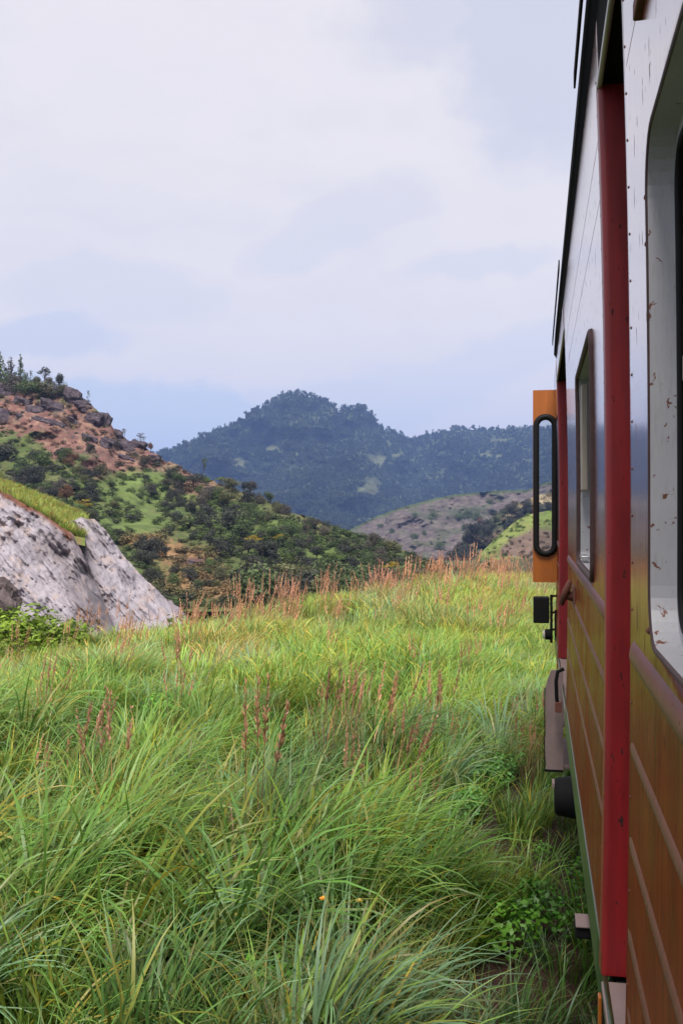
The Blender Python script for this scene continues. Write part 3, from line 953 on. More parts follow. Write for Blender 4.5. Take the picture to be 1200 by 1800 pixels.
GRN = Slope((815, 1500), yr=[(815, 1003), (850, 966), (880, 938), (905, 916), (930, 904), (960, 898), (1100, 880), (1500, 850)],
            Zr=[(815, 330), (1500, 430)], yf=[(815, 1045), (1500, 1045)], Zf=[(815, 250), (1500, 250)], amp=.03, freq=.03, seed=91, n=240, m=90, pw=1.0)
def grn_cover(px, py):
    n = fbm(px * .05, py * .1, seed=92); n2 = fbm(px * .25, py * .4, seed=93)
    r = interp(px, GRN.yr)
    C = lerp(np.zeros(px.shape + (3,)) + np.array([.14, .19, .04]), (.17, .18, .06), sm(n2, -.1, .2))
    C = lerp(C, (.13, .09, .07), sm(py - r + n * 25, 20, 34))
    C = lerp(C, (.13, .17, .045), blob(px, py, 860, 985, 60, 8, n2))
    return C
GRN.build('grassy_spur', grn_cover, attr_mat('grassy_spur_cover', 1, .15, .3, bumpd=.3, bscale=.8))

# ---- pale rock cutting
def rock_mat():
    m, g = new_mat('pale_rock')
    a = g.n('ShaderNodeAttribute', attribute_name='col')
    tc = g.n('ShaderNodeTexCoord').outputs['Object']
    n = g.noise(g.scale(tc, (1, 1, .45)), 1.1, 9, .7, 1.0)
    n2 = g.noise(tc, 5, 6, .7)
    v = g.n('ShaderNodeTexVoronoi', feature='DISTANCE_TO_EDGE'); g.put(v.inputs['Vector'], g.scale(tc, (1, 1, .5), rot=(0, R(35), 0))); v.inputs['Scale'].default_value = .8
    k = g.m('ADD', .80, g.m('MULTIPLY', g.ramp(n.outputs[0], .2, .75), .26))
    k = g.m('MULTIPLY', k, g.m('ADD', .86, g.m('MULTIPLY', g.ramp(n2.outputs[0], .3, .6), .2)))
    vm = g.n('ShaderNodeVectorMath', operation='SCALE'); g.put(vm.inputs[0], a.outputs['Color']); g.put(vm.inputs['Scale'], k)
    crack = g.ramp(v.outputs['Distance'], .0, .05)
    setb(g, Base_Color=vm.outputs[0], Roughness=.85, Specular_IOR_Level=.25)
    bump(g, g.m('ADD', g.m('ADD', n.outputs[0], g.m('MULTIPLY', n2.outputs[0], .25)), g.m('MULTIPLY', crack, .12)), .5, .10)
    return m
ROCKM = rock_mat()
def rock_noise(px, py, seed):
    s = px * .62 + py * .78; c = px * .78 - py * .62
    a = fbm(c * .045, s * .010, seed=seed, oct=6, gain=.55)
    b = 1 - 2 * np.abs(fbm(c * .03, s * .014, seed=seed + 3, oct=4))
    return a, b, s, c
class RockSlope(Slope):
    def zn(s, px, py):
        a, b, _, _ = rock_noise(px, py, s.seed)
        f = fbm(px * .15, py * .12, seed=s.seed + 9, oct=4, gain=.5)
        return 1 + s.amp * (a * 1.2 + (b - .5) * .55 + f * .22)
def rock_cover(band):
    def f(px, py):
        a, b, s, c = rock_noise(px, py, 111)
        n = fbm(c * .09, s * .03, seed=115, oct=5); n2 = fbm(px * .06, py * .06, seed=117)
        n3 = fbm(c * .25, s * .08, seed=118, oct=4)
        C = lerp(np.zeros(px.shape + (3,)) + np.array([.31, .28, .31]), (.17, .155, .18), sm(n, -.10, .22) * .8)
        C = lerp(C, (.36, .27, .23), sm(n2 + n3 * .3, .05, .25) * .5)
        C = lerp(C, (.12, .10, .115), sm(n3 * .25 - n, .10, .34) * .4)
        for bb in ((110, 960, 50, 30), (140, 1020, 34, 40), (165, 1080, 30, 30)): C = lerp(C, (.17, .145, .155), blob(px, py, *bb, nz=n3 * 1.6) * .75)
        r = interp(px, band)
        C = lerp(C, (.14, .058, .036), (1 - sm(py - r + n2 * 24, 4, 15)) * (1 - sm(px, 118, 140) * .85))
        return C
    return f
topA = [(-420, 640), (-200, 755), (0, 862), (60, 893), (100, 920), (130, 940), (150, 985), (178, 1045), (205, 1110), (215, 1140)]
topB = [(60, 930), (130, 914), (145, 910), (166, 912), (190, 937), (215, 975), (240, 1002), (280, 1040), (312, 1066), (335, 1088), (352, 1120)]
RA = RockSlope((-420, 212), topA, [(-420, 60), (215, 54)], [(-420, 1145), (215, 1145)], [(-420, 42), (215, 45)], .05, .02, 111, n=330, m=200, back=.5)
RA.rj = 8
RB = RockSlope((60, 350), topB, [(60, 72), (350, 60)], [(60, 1145), (350, 1145)], [(60, 56), (350, 52)], .04, .02, 121, n=260, m=180, back=.7)
RB.rj = 8
RA.build('rock_face', rock_cover(topA), ROCKM)
RB.build('rock_face', rock_cover([(a, b - 12) for a, b in topB]), ROCKM)
BANK = Slope((-420, 150), [(-420, 620), (-200, 735), (0, 848), (40, 862), (90, 884), (130, 902), (165, 906), (205, 950)], [(-420, 92), (205, 92)],
             [(-420, 680), (-200, 790), (0, 880), (60, 910), (130, 955), (150, 960), (205, 1040)], [(-420, 61), (205, 57)], .02, .03, 131, n=150, m=40, back=.6)
BANK.build('grass_bank', lambda px, py: lerp(np.zeros(px.shape + (3,)) + np.array([.12, .16, .03]), (.17, .13, .05), sm(fbm(px * .1, py * .1, seed=132), 0, .2)),
           attr_mat('bank_cover', .95, 1.5, .4, bumpd=.15, bscale=5))

# ================================================================== VEGETATION
def leaf_cloud(seed, n, blobs, leaf, up=.35, c0=(1, 1, 1), var=.35):
    """blobs: list of (centre, radii). quads scattered near the blob surfaces"""
    g = np.random.default_rng(seed)
    w = np.array([b[1][0] * b[1][1] + b[1][2] * b[1][0] for b in blobs]); w = w / w.sum()
    idx = g.choice(len(blobs), n, p=w)
    C = np.array([b[0] for b in blobs])[idx]; Rd = np.array([b[1] for b in blobs])[idx]
    d = g.normal(size=(n, 3)); d /= np.linalg.norm(d, axis=1, keepdims=True)
    r = g.uniform(.45, 1.06, n) ** .5
    pos = C + d * Rd * r[:, None]
    nrm = d + g.normal(size=(n, 3)) * .55 + np.array([0, 0, up]); nrm /= np.linalg.norm(nrm, axis=1, keepdims=True)
    a = np.cross(nrm, g.normal(size=(n, 3))); a /= np.linalg.norm(a, axis=1, keepdims=True)
    b = np.cross(nrm, a)
    s = leaf * g.uniform(.55, 1.3, n)[:, None]
    V = np.stack([pos - a * s, pos - b * s * .6, pos + a * s, pos + b * s * .6], 1).reshape(-1, 3)
    F = np.arange(4 * n).reshape(n, 4)
    k = (1 + var * g.uniform(-1, 1, len(blobs)))[idx] * g.uniform(.75, 1.25, n)
    col = np.repeat(k[:, None] * np.array(c0)[None, :], 4, 0)
    return V, F, col

def crown_mesh(name, seed, kind, n, leaf, mat):
    g = np.random.default_rng(seed)
    B = []
    if kind == 'bush':
        for i in range(9):
            a = g.uniform(0, 6.28); r = g.uniform(0, .34)
            q = g.uniform(.16, .27)
            B.append(((math.cos(a) * r, math.sin(a) * r, g.uniform(.22, .78) * (1 - r * .6)), (q * 1.15, q * 1.15, q)))
        B.append(((0, 0, .3), (.45, .45, .3)))
    elif kind == 'round':
        for i in range(11):
            a = g.uniform(0, 6.28); r = g.uniform(.05, .33)
            q = g.uniform(.13, .22)
            B.append(((math.cos(a) * r, math.sin(a) * r, g.uniform(.42, .86) - r * .25), (q * 1.2, q * 1.2, q * .8)))
    elif kind == 'umbrella':
        for i in range(9):
            a = i * .7 + g.uniform(-.3, .3); r = g.uniform(.12, .45)
            B.append(((math.cos(a) * r, math.sin(a) * r, .88 - r * .45 + g.uniform(-.03, .03)), (.16, .16, .06)))
        B.append(((0, 0, .90), (.22, .22, .08)))
    elif kind == 'tier':      # flat layered crown
        for i in range(12):
            a = g.uniform(0, 6.28); r = g.uniform(.05, .36)
            B.append(((math.cos(a) * r, math.sin(a) * r, .35 + .09 * (i % 7) - r * .1), (.22, .22, .055)))
    elif kind == 'conifer':
        for i in range(11):
            z = .18 + .8 * i / 11; q = .20 * (1 - z) + .035
            for k in range(2):
                a = g.uniform(0, 6.28)
                B.append(((math.cos(a) * q * .5, math.sin(a) * q * .5, z), (q, q, .06)))
    elif kind == 'thin':
        for i in range(7):
            a = g.uniform(0, 6.28); r = g.uniform(.05, .28)
            q = g.uniform(.07, .13)
            B.append(((math.cos(a) * r, math.sin(a) * r, g.uniform(.5, .92)), (q * 1.2, q * 1.2, q * .7)))
    V, F, c = leaf_cloud(seed, n, B, leaf)
    return mesh_np(name, V, F, mat, c), B

def trunk_mesh(name, B, kind, mat, seed):
    bm = bmesh.new(); g = random.Random(seed)
    tops = {'bush': .45, 'round': .62, 'umbrella': .84, 'tier': .8, 'conifer': .97, 'thin': .8}[kind]
    pts = [(0, 0, -.06)] + [(g.uniform(-.02, .02), g.uniform(-.02, .02), tops * i / 4) for i in range(1, 5)]
    r = .030 if kind != 'thin' else .018
    tube(bm, pts, [r * 1.25, r, r * .8, r * .6, r * .25], 6)
    for b in B[:7] if kind != 'conifer' else []:
        c = Vector(b[0]); s = Vector((0, 0, max(.08, c.z - .3)))
        tube(bm, [s, s.lerp(c, .55) + Vector((0, 0, .03)), c], [r * .55, r * .35, r * .12], 5)
    me = bpy.data.meshes.new(name); bm.to_mesh(me); bm.free(); me.materials.append(mat)
    return me

def leaf_mat(name, instancer=False):
    m, g = new_mat(name)
    a = g.n('ShaderNodeAttribute', attribute_name='col').outputs['Color']
    if instancer: t = g.n('ShaderNodeAttribute', attribute_name='tint', attribute_type='INSTANCER').outputs['Color']
    else: t = g.n('ShaderNodeObjectInfo').outputs['Color']
    col = g.mix(1.0, a, t, 'MULTIPLY')
    setb(g, Base_Color=col, Roughness=.6, Specular_IOR_Level=.25)
    tr = g.n('ShaderNodeBsdfTranslucent'); g.put(tr.inputs[0], col)
    mx = g.n('ShaderNodeMixShader'); mx.inputs[0].default_value = .22
    g.nt.links.new(g.b.outputs[0], mx.inputs[1]); g.nt.links.new(tr.outputs[0], mx.inputs[2]); g.nt.links.new(mx.outputs[0], g.o.inputs[0])
    return m
LEAF = leaf_mat('tree_leaves'); LEAFI = leaf_mat('scattered_leaves', True)
BARK = simple('bark', (.07, .055, .045), .9, var=.3, scale=6)

TREES = {}
for kind, n, leaf, nv in (('bush', 1500, .034, 4), ('round', 1500, .030, 4), ('umbrella', 700, .03, 1), ('tier', 1200, .032, 2), ('conifer', 900, .026, 2), ('thin', 260, .028, 2)):
    for v in range(nv):
        me, B = crown_mesh('crown_' + kind, 100 + v * 7 + len(kind), kind, n, leaf, LEAF)
        TREES.setdefault(kind, []).append((me, trunk_mesh('trunk_' + kind, B, kind, BARK, v)))
NAMES = {'bush': 'shrub', 'round': 'tree', 'umbrella': 'umbrella_tree', 'tier': 'layered_tree', 'conifer': 'conifer', 'thin': 'sparse_tree'}
CATS = {'bush': 'shrub', 'round': 'tree', 'umbrella': 'tree', 'tier': 'tree', 'conifer': 'tree', 'thin': 'tree'}

def tree(loc, h, w, kind, color, label, group=None, rr=random):
    crown, trunk = rr.choice(TREES[kind])
    e = empty(NAMES[kind], loc, rr.uniform(0, 6.28))
    e.scale = (w, w, h)
    tag(e, label, CATS[kind], group)
    t = bpy.data.objects.new('trunk', trunk); link(t, e)
    c = bpy.data.objects.new('crown', crown); link(c, e)
    k = rr.uniform(.85, 1.15)
    c.color = (color[0] * k, color[1] * k, color[2] * k * rr.uniform(.85, 1.15), 1)
    return e

DARK = (.043, .046, .036); MID = (.068, .098, .034); OLIVE = (.098, .100, .042); GREYB = (.085, .075, .060); LIME = (.11, .17, .028); YEL = (.26, .19, .02); RED = (.14, .07, .04); BRIGHT = (.075, .12, .03)
CN = {DARK: 'dark green', MID: 'mid green', OLIVE: 'olive green', GREYB: 'grey-brown', LIME: 'light green', YEL: 'yellow-flowering', RED: 'reddish', BRIGHT: 'fresh green'}

def px_tree(sl, cx, cy, w, h, kind, color, label, group=None, Z=None, sink=.06):
    by = cy + h / 2
    if Z is None:
        by_c = min(max(by, float(interp(cx, sl.yr)) + 1.5), float(interp(cx, sl.yf)))
        Z = float(sl.Z(np.array([float(cx)]), np.array([float(by_c)]))[0]); by = by_c
    p = P(cx, by, Z); s = Z / FPX
    fill = {'bush': 1.0, 'round': 1.05, 'umbrella': .85, 'tier': .95, 'conifer': 2.0, 'thin': 1.2}[kind]
    H = (by - (cy - h / 2)) * s
    return tree((p[0], p[1], p[2] - H * sink), H * (1 + sink) * 1.03, w * s * fill, kind, color, label, group)

# one-of-a-kind trees on the left hillside
rnd = random.Random(5)
SINGLE = [
    (0, 650, 34, 66, 'conifer', MID, 'tall dark conifer at the left edge of the picture on the hilltop'),
    (20, 652, 30, 50, 'conifer', GREYB, 'hazy grey-green conifer second from the left on the hilltop skyline'),
    (36, 648, 20, 52, 'conifer', MID, 'slim pointed conifer alone on the hilltop between two gaps of sky'),
    (54, 664, 14, 26, 'thin', MID, 'spindly small tree on the hilltop left of the flat-topped tree'),
    (79, 662, 34, 34, 'umbrella', DARK, 'flat-topped dark tree spreading like an umbrella on the hilltop'),
    (103, 667, 24, 28, 'round', DARK, 'small round dark tree at the right end of the hilltop clump'),
    (100, 682, 48, 32, 'bush', GREYB, 'grey-brown shrub on the brow just below the round hilltop tree'),
    (18, 674, 66, 34, 'bush', GREYB, 'low grey-green shrub under the conifers at the hilltop'),
    (48, 676, 60, 32, 'bush', MID, 'wide green shrub in the middle of the hilltop clump'),
    (76, 680, 52, 28, 'bush', OLIVE, 'olive shrub under the flat-topped tree'),
    (10, 668, 30, 34, 'round', MID, 'rounded green tree between the first two conifers on the hilltop'),
    (28, 670, 26, 28, 'round', GREYB, 'grey-brown rounded tree in front of the slim conifer'),
    (46, 668, 20, 30, 'round', MID, 'upright green tree right of the slim conifer'),
    (62, 672, 26, 26, 'round', OLIVE, 'olive tree just left of the flat-topped tree'),
    (90, 674, 26, 24, 'round', GREYB, 'grey-brown tree between the flat-topped and the round hilltop trees'),
    (112, 682, 26, 24, 'bush', OLIVE, 'olive shrub at the right brow of the hilltop'),
    (155, 693, 12, 14, 'thin', MID, 'tiny lone tree standing against the sky on the falling ridge'),
    (219, 756, 14, 14, 'thin', GREYB, 'small bare-looking tree on the rocky ridge above the steep drop'),
    (247, 772, 30, 22, 'thin', GREYB, 'pale leafless tree on the ridge against the sky'),
    (266, 786, 14, 20, 'round', RED, 'small reddish tree at the lower end of the rocky ridge'),
    (252, 813, 28, 28, 'round', DARK, 'dark round tree alone on the brown slope above the bright grass'),
    (358, 808, 18, 26, 'thin', MID, 'thin tall tree rising against the blue mountain'),
    (145, 893, 36, 36, 'tier', YEL, 'yellow-flowering tree beside the grass above the pale rock'),
    (138, 900, 34, 30, 'round', BRIGHT, 'light green tree in front of the yellow-flowering tree'),
    (118, 866, 34, 34, 'round', RED, 'reddish-brown tree in the dark thicket above the pale rock'),
    (445, 952, 44, 22, 'umbrella', YEL, 'tree with a flat orange-yellow crown among the dark trees'),
    (493, 948, 34, 18, 'umbrella', YEL, 'yellow-topped flat tree right of the orange-yellow one'),
    (388, 845, 26, 14, 'umbrella', LIME, 'lime-yellow flat tree crown below the thin tree'),
    (362, 842, 24, 12, 'bush', LIME, 'lime green shrub near the ridge beside the reddish slope'),
    (540, 1010, 50, 30, 'umbrella', OLIVE, 'spreading olive tree with a flat top behind the red grass plumes'),
    (690, 1002, 46, 30, 'umbrella', YEL, 'flat yellow-green tree at the foot of the hill behind the plumes'),
    (655, 955, 26, 40, 'round', GREYB, 'dark grey-brown tree where the hill meets the cleared valley slope'),
    (690, 962, 34, 34, 'round', OLIVE, 'olive round tree at the low end of the hill'),
    (368, 988, 22, 20, 'bush', BRIGHT, 'small bright green bush on the tan slope'),
]
for cx, cy, w, h, kind, col, lab in SINGLE: px_tree(HILL, cx, cy, w, h, kind, col, lab, sink=.10 if cy < 700 else .06)

# thickets : (centre, spread, number, size, colours, where)
CL = [
    (34, 808, 40, 34, 13, 40, (DARK, DARK, MID), 'in the clump at the left edge'),
    (100, 850, 64, 26, 17, 32, (DARK, DARK, MID, GREYB), 'in the thicket above the pale rock'),
    (60, 850, 60, 16, 9, 26, (DARK, GREYB), 'just above the grass bank'),
    (160, 892, 40, 24, 11, 28, (DARK, DARK, OLIVE), 'between the yellow tree and the bright green slope'),
    (188, 940, 26, 26, 8, 28, (DARK, MID), 'beside the right-hand crest of the pale rock'),
    (130, 800, 50, 18, 9, 24, (DARK, MID, RED), 'along the lower edge of brown slope'),
    (155, 828, 40, 14, 8, 26, (DARK, OLIVE), 'on the green slope under the brown ground'),
    (325, 832, 26, 14, 6, 36, (DARK, DARK, MID), 'in the group ending the reddish ridge'),
    (292, 860, 38, 13, 9, 22, (DARK, GREYB), 'in the short band across bright grass'),
    (322, 893, 42, 14, 10, 26, (DARK, DARK, GREYB), 'in the long band across mid-hillside'),
    (400, 862, 50, 20, 14, 30, (MID, OLIVE, GREYB, DARK), 'along the ridge before the blue mountain'),
    (460, 890, 44, 22, 14, 28, (GREYB, OLIVE, MID), 'on the ridge shoulder beside far forest'),
    (388, 930, 46, 32, 16, 40, (DARK, DARK, MID), 'in the big mass at hillside centre'),
    (450, 975, 44, 18, 9, 36, (DARK, DARK), 'below the orange-yellow crown'),
    (505, 940, 50, 26, 15, 30, (MID, DARK, BRIGHT), 'among light green ground near the valley'),
    (555, 935, 40, 20, 12, 26, (GREYB, GREYB, MID), 'on the low ridge against the valley'),
    (560, 985, 60, 18, 14, 30, (MID, DARK, BRIGHT, DARK), 'at the hill foot behind the seed plumes'),
    (635, 975, 44, 20, 12, 30, (MID, DARK, GREYB), 'at the right tail of the near hill'),
    (262, 968, 30, 22, 10, 34, (DARK, DARK), 'in the dark hollow right of the pale rock'),
    (305, 1008, 44, 14, 9, 28, (DARK, MID), 'in the gully at the foot of the pale rock'),
    (385, 1015, 40, 16, 8, 26, (MID, OLIVE, GREYB), 'on the dry slope behind left grass'),
]
for cx, cy, rx, ry, n, size, cols, where in CL:
    n = max(4, round(n * .8)); size *= .92
    for i in range(n):
        a, r = rnd.uniform(0, 6.28), rnd.uniform(0, 1) ** .5
        x, y = cx + math.cos(a) * r * rx, cy + math.sin(a) * r * ry
        col = cols[i % len(cols)]
        kind = rnd.choice(['bush', 'round', 'round', 'tier']) if size > 27 else rnd.choice(['bush', 'bush', 'round'])
        s = size * rnd.uniform(.7, 1.15)
        w_ = s * rnd.uniform(1.05, 1.5)
        lab = f"{CN[col]} {'shrub' if kind == 'bush' else 'flat-layered tree' if kind == 'tier' else 'round-crowned tree'} {where}"
        px_tree(HILL, x, y, w_, s, kind, col, lab, ('shrubs and trees ' if 1 else '') + where)

# valley trees behind the grass edge
for i in range(34):
    x = 430 + 440 * (i + rnd.random()) / 34
    Z = rnd.uniform(95, 150)
    p = P(x, 905, Z); gz = float(ground_z(np.array([p[0]]), np.array([p[1]]))[0])
    top = 985 + rnd.uniform(-12, 16) + (6 if x > 760 else 0)
    zt = CZ - (top - 905) / FPX * Z
    h = max(2.5, zt - gz); kind = rnd.choice(['round', 'bush', 'round', 'tier']); col = rnd.choice([DARK, DARK, MID, OLIVE])
    tree((p[0], p[1], gz), h, h * rnd.uniform(.7, 1.0), kind, col, f"{CN[col]} {'shrub' if kind == 'bush' else 'layered tree' if kind == 'tier' else 'leafy tree'} in the hollow behind the seeding grass", 'trees in the hollow behind the grass')

# trees on the spurs to the right
for i in range(30):
    x = rnd.uniform(800, 1010); yr = float(interp(x, DRK.yr)); y = yr + rnd.uniform(2, 60) ** 1.0
    s = rnd.uniform(16, 30)
    px_tree(DRK, x, y, s * 1.1, s, rk := rnd.choice(['round', 'round', 'bush']), DARK, ('large' if s > 23 else 'small') + ' dark ' + ('shrub' if rk == 'bush' else 'tree') + (' near the crest of the shaded spur' if y - yr < 20 else ' low on the shaded spur') + ' left of the train', 'trees on the shaded spur')
for x, y, s in ((832, 932, 34), (820, 945, 26), (842, 925, 24)):
    px_tree(DRK, x, y, s, s, 'round', DARK, 'blackish tree at the low tip of the shaded spur', 'trees at the tip of the spur')
px_tree(DRK, 842, 915, 8, 9, 'round', (.35, .07, .06), 'tiny red-flowering tree above the shaded spur')
for i, (x, y, s) in enumerate(((602, 936, 16), (668, 922, 10), (688, 932, 10), (730, 905, 12), (760, 905, 16), (728, 940, 14), (745, 935, 10), (772, 958, 18), (700, 962, 12), (805, 905, 18), (822, 903, 18), (838, 906, 16), (815, 925, 10), (860, 880, 12), (640, 945, 10))):
    px_tree(BRN, x, y, s * 1.3, s, 'bush', MID, ('large' if s > 13 else 'small') + ' dark shrub dotted on the grey-brown cleared valley slope', 'shrubs on the cleared valley slope')

# boulders on the brown slope
def boulder_mesh(seed):
    bm = bmesh.new(); bmesh.ops.create_icosphere(bm, subdivisions=4, radius=.5)
    co = np.array([v.co[:] for v in bm.verts])
    q = np.round(co * 2.1 + .3 * np.sin(co[:, [1, 2, 0]] * 5 + seed)) / 2.1
    co = co * .75 + q * .25
    n = fbm(co[:, 0] * 3 + seed, co[:, 1] * 3, co[:, 2] * 3, seed=seed, oct=5)
    co = co * (1 + n * 1.1)[:, None]
    for v, c in zip(bm.verts, co): v.co = c
    me = bpy.data.meshes.new('boulder'); bm.to_mesh(me); bm.free()
    return me
def boulder_mat(name, a, b):
    m, g = new_mat(name); tc = g.n('ShaderNodeTexCoord').outputs['Object']
    n = g.noise(tc, 3, 8, .7); setb(g, Base_Color=g.mix(g.ramp(n.outputs[0], .35, .65), a, b), Roughness=.9, Specular_IOR_Level=.2)
    bump(g, n.outputs[0], 1, .12); return m
BM_ = [boulder_mesh(s) for s in range(4)]
for me in BM_: me.materials.append(boulder_mat('dark_boulder', (.040, .030, .038), (.10, .078, .088)))
BL = [(8, 694, 34, 36), (38, 706, 26, 14), (62, 724, 30, 18), (94, 722, 44, 28), (74, 740, 34, 14), (124, 740, 34, 12), (128, 697, 30, 24), (146, 716, 28, 20), (164, 738, 30, 26), (182, 744, 20, 34), (5, 742, 30, 40),
      (36, 733, 14, 10), (190, 776, 24, 14), (156, 772, 28, 14), (184, 786, 16, 12), (226, 792, 34, 18), (242, 782, 28, 16), (270, 806, 20, 12), (205, 766, 20, 20), (222, 806, 26, 10), (100, 745, 26, 10), (345, 992, 30, 9), (215, 780, 24, 14)]
for i, (cx, cy, w, h) in enumerate(BL):
    cyc = max(cy, float(interp(cx, HILL.yr)) + h * .3)
    Z = float(HILL.Z(np.array([float(cx)]), np.array([float(cyc)]))[0])
    o = link(bpy.data.objects.new('boulder', BM_[i % 4])); o.location = P(cx, cy, Z); s = Z / FPX
    o.rotation_euler = (rnd.uniform(-.2, .2), rnd.uniform(.1, .5), rnd.uniform(0, .6)); o.scale = (w * s * 1.1, w * s * .8, h * s * 1.1)
    size = 'large' if w * h > 700 else 'mid-sized' if w * h > 350 else 'small'
    tag(o, f"{size} dark purplish boulder bedded in the reddish-brown upper hillside", 'boulder', 'boulders on the brown upper slope')

# boulder + shrubs at the foot of the rock cutting
me = boulder_mesh(9); me.materials.append(boulder_mat('brown_boulder', (.055, .042, .042), (.14, .11, .11)))
o = link(bpy.data.objects.new('boulder', me)); o.location = P(-6, 1052, 41); o.scale = (2.0, 1.6, 1.9); o.rotation_euler = (0, .5, .3)
tag(o, 'dark brown weathered boulder at the left edge against the pale rock foot', 'boulder')
LIMEB = (.20, .30, .035)
for i in range(9):
    xx = 195 + i * 19 + rnd.uniform(-6, 6); ZZ = rnd.uniform(25, 40)
    p = P(xx, 905, ZZ); gz = float(ground_z(np.array([p[0]]), np.array([p[1]]))[0]); tp = 1092 - i * 3.5 + rnd.uniform(-8, 10)
    hh = max(1.2, CZ - (tp - 905) / FPX * ZZ - gz)
    kc = [OLIVE, GREYB, BRIGHT, RED][i % 4]
    tree((p[0], p[1], gz - .1), hh, hh * rnd.uniform(.6, .9), 'bush', kc, CN[kc] + ' weedy bush at the foot of the pale rock behind the grass', 'weedy bushes along the rock foot')
for x, top, w, Z, col, kind, lab in ((58, 1054, 170, 20.6, LIMEB, 'bush', 'broad bright green shrub in the middle of the mound under the rock'),
                          (10, 1050, 170, 20.5, LIMEB, 'bush', 'bright green mounded shrub at the left edge below the pale rock'),
                          (105, 1068, 140, 21, LIMEB, 'bush', 'rounded green shrub right of the mounded shrub under the rock'),
                          (-60, 1046, 230, 23, LIMEB, 'bush', 'green shrub at the far left corner under the rock'),
                          (125, 1086, 90, 24, OLIVE, 'bush', 'low olive shrub at the end of the green mound'),
                          (138, 1086, 26, 30, (.10, .05, .02), 'bush', 'small rusty-brown weed clump at the foot of the rock'),
                          (172, 1080, 40, 31, (.11, .07, .025), 'bush', 'taller brown-green weed clump in front of the rock foot'),
                          (345, 1048, 40, 44, GREYB, 'bush', 'grey-brown scrub at the right foot of the pale rock'),
                          (375, 1050, 40, 50, RED, 'bush', 'reddish scrub just right of the rock foot')):
    p = P(x, 905, Z); gz = float(ground_z(np.array([p[0]]), np.array([p[1]]))[0])
    zt = CZ - (top - 905) / FPX * Z
    tree((p[0], p[1], gz - .1), zt - gz + .1, w * Z / FPX, kind, col, lab)

# ---------------------------------------------------------------- scattered ground cover with geometry nodes
def scatter(name, pts, rot, scl, idx, tint, meshes, label=None):
    coll = bpy.data.collections.new(name + '_source')
    for i, me in enumerate(meshes):
        o = bpy.data.objects.new(f'{name}_source_{i:02d}', me); coll.objects.link(o)
    me = bpy.data.meshes.new(name)
    n = len(pts); me.vertices.add(n); me.vertices.foreach_set('co', np.asarray(pts, np.float32).ravel())
    for nm, ty, arr, key in (('rot', 'FLOAT_VECTOR', rot, 'vector'), ('scl', 'FLOAT_VECTOR', scl, 'vector'), ('idx', 'INT', idx, 'value'), ('tint', 'FLOAT_VECTOR', tint, 'vector')):
        at = me.attributes.new(nm, ty, 'POINT')
        at.data.foreach_set(key, np.asarray(arr, np.int32 if ty == 'INT' else np.float32).ravel())
    ob = link(bpy.data.objects.new(name, me)); tag(ob, label, kind='stuff')
    nt = bpy.data.node_groups.new(name + '_nodes', 'GeometryNodeTree')
    nt.interface.new_socket('Geometry', in_out='INPUT', socket_type='NodeSocketGeometry')
    nt.interface.new_socket('Geometry', in_out='OUTPUT', socket_type='NodeSocketGeometry')
    gi = nt.nodes.new('NodeGroupInput'); go = nt.nodes.new('NodeGroupOutput')
    ci = nt.nodes.new('GeometryNodeCollectionInfo'); ci.inputs[0].default_value = coll
    ci.inputs['Separate Children'].default_value = True; ci.inputs['Reset Children'].default_value = True
    ip = nt.nodes.new('GeometryNodeInstanceOnPoints')
    def na(nm, ty):
        a = nt.nodes.new('GeometryNodeInputNamedAttribute'); a.data_type = ty; a.inputs[0].default_value = nm
        return a.outputs[0]
    nt.links.new(gi.outputs[0], ip.inputs['Points']); nt.links.new(ci.outputs[0], ip.inputs['Instance'])
    ip.inputs['Pick Instance'].default_value = True
    nt.links.new(na('idx', 'INT'), ip.inputs['Instance Index'])
    e2r = nt.nodes.new('FunctionNodeEulerToRotation'); nt.links.new(na('rot', 'FLOAT_VECTOR'), e2r.inputs[0]); nt.links.new(e2r.outputs[0], ip.inputs['Rotation'])
    nt.links.new(na('scl', 'FLOAT_VECTOR'), ip.inputs['Scale'])
    nt.links.new(ip.outputs[0], go.inputs[0])
    md = ob.modifiers.new('scatter', 'NODES'); md.node_group = nt
    return ob

g = RNG
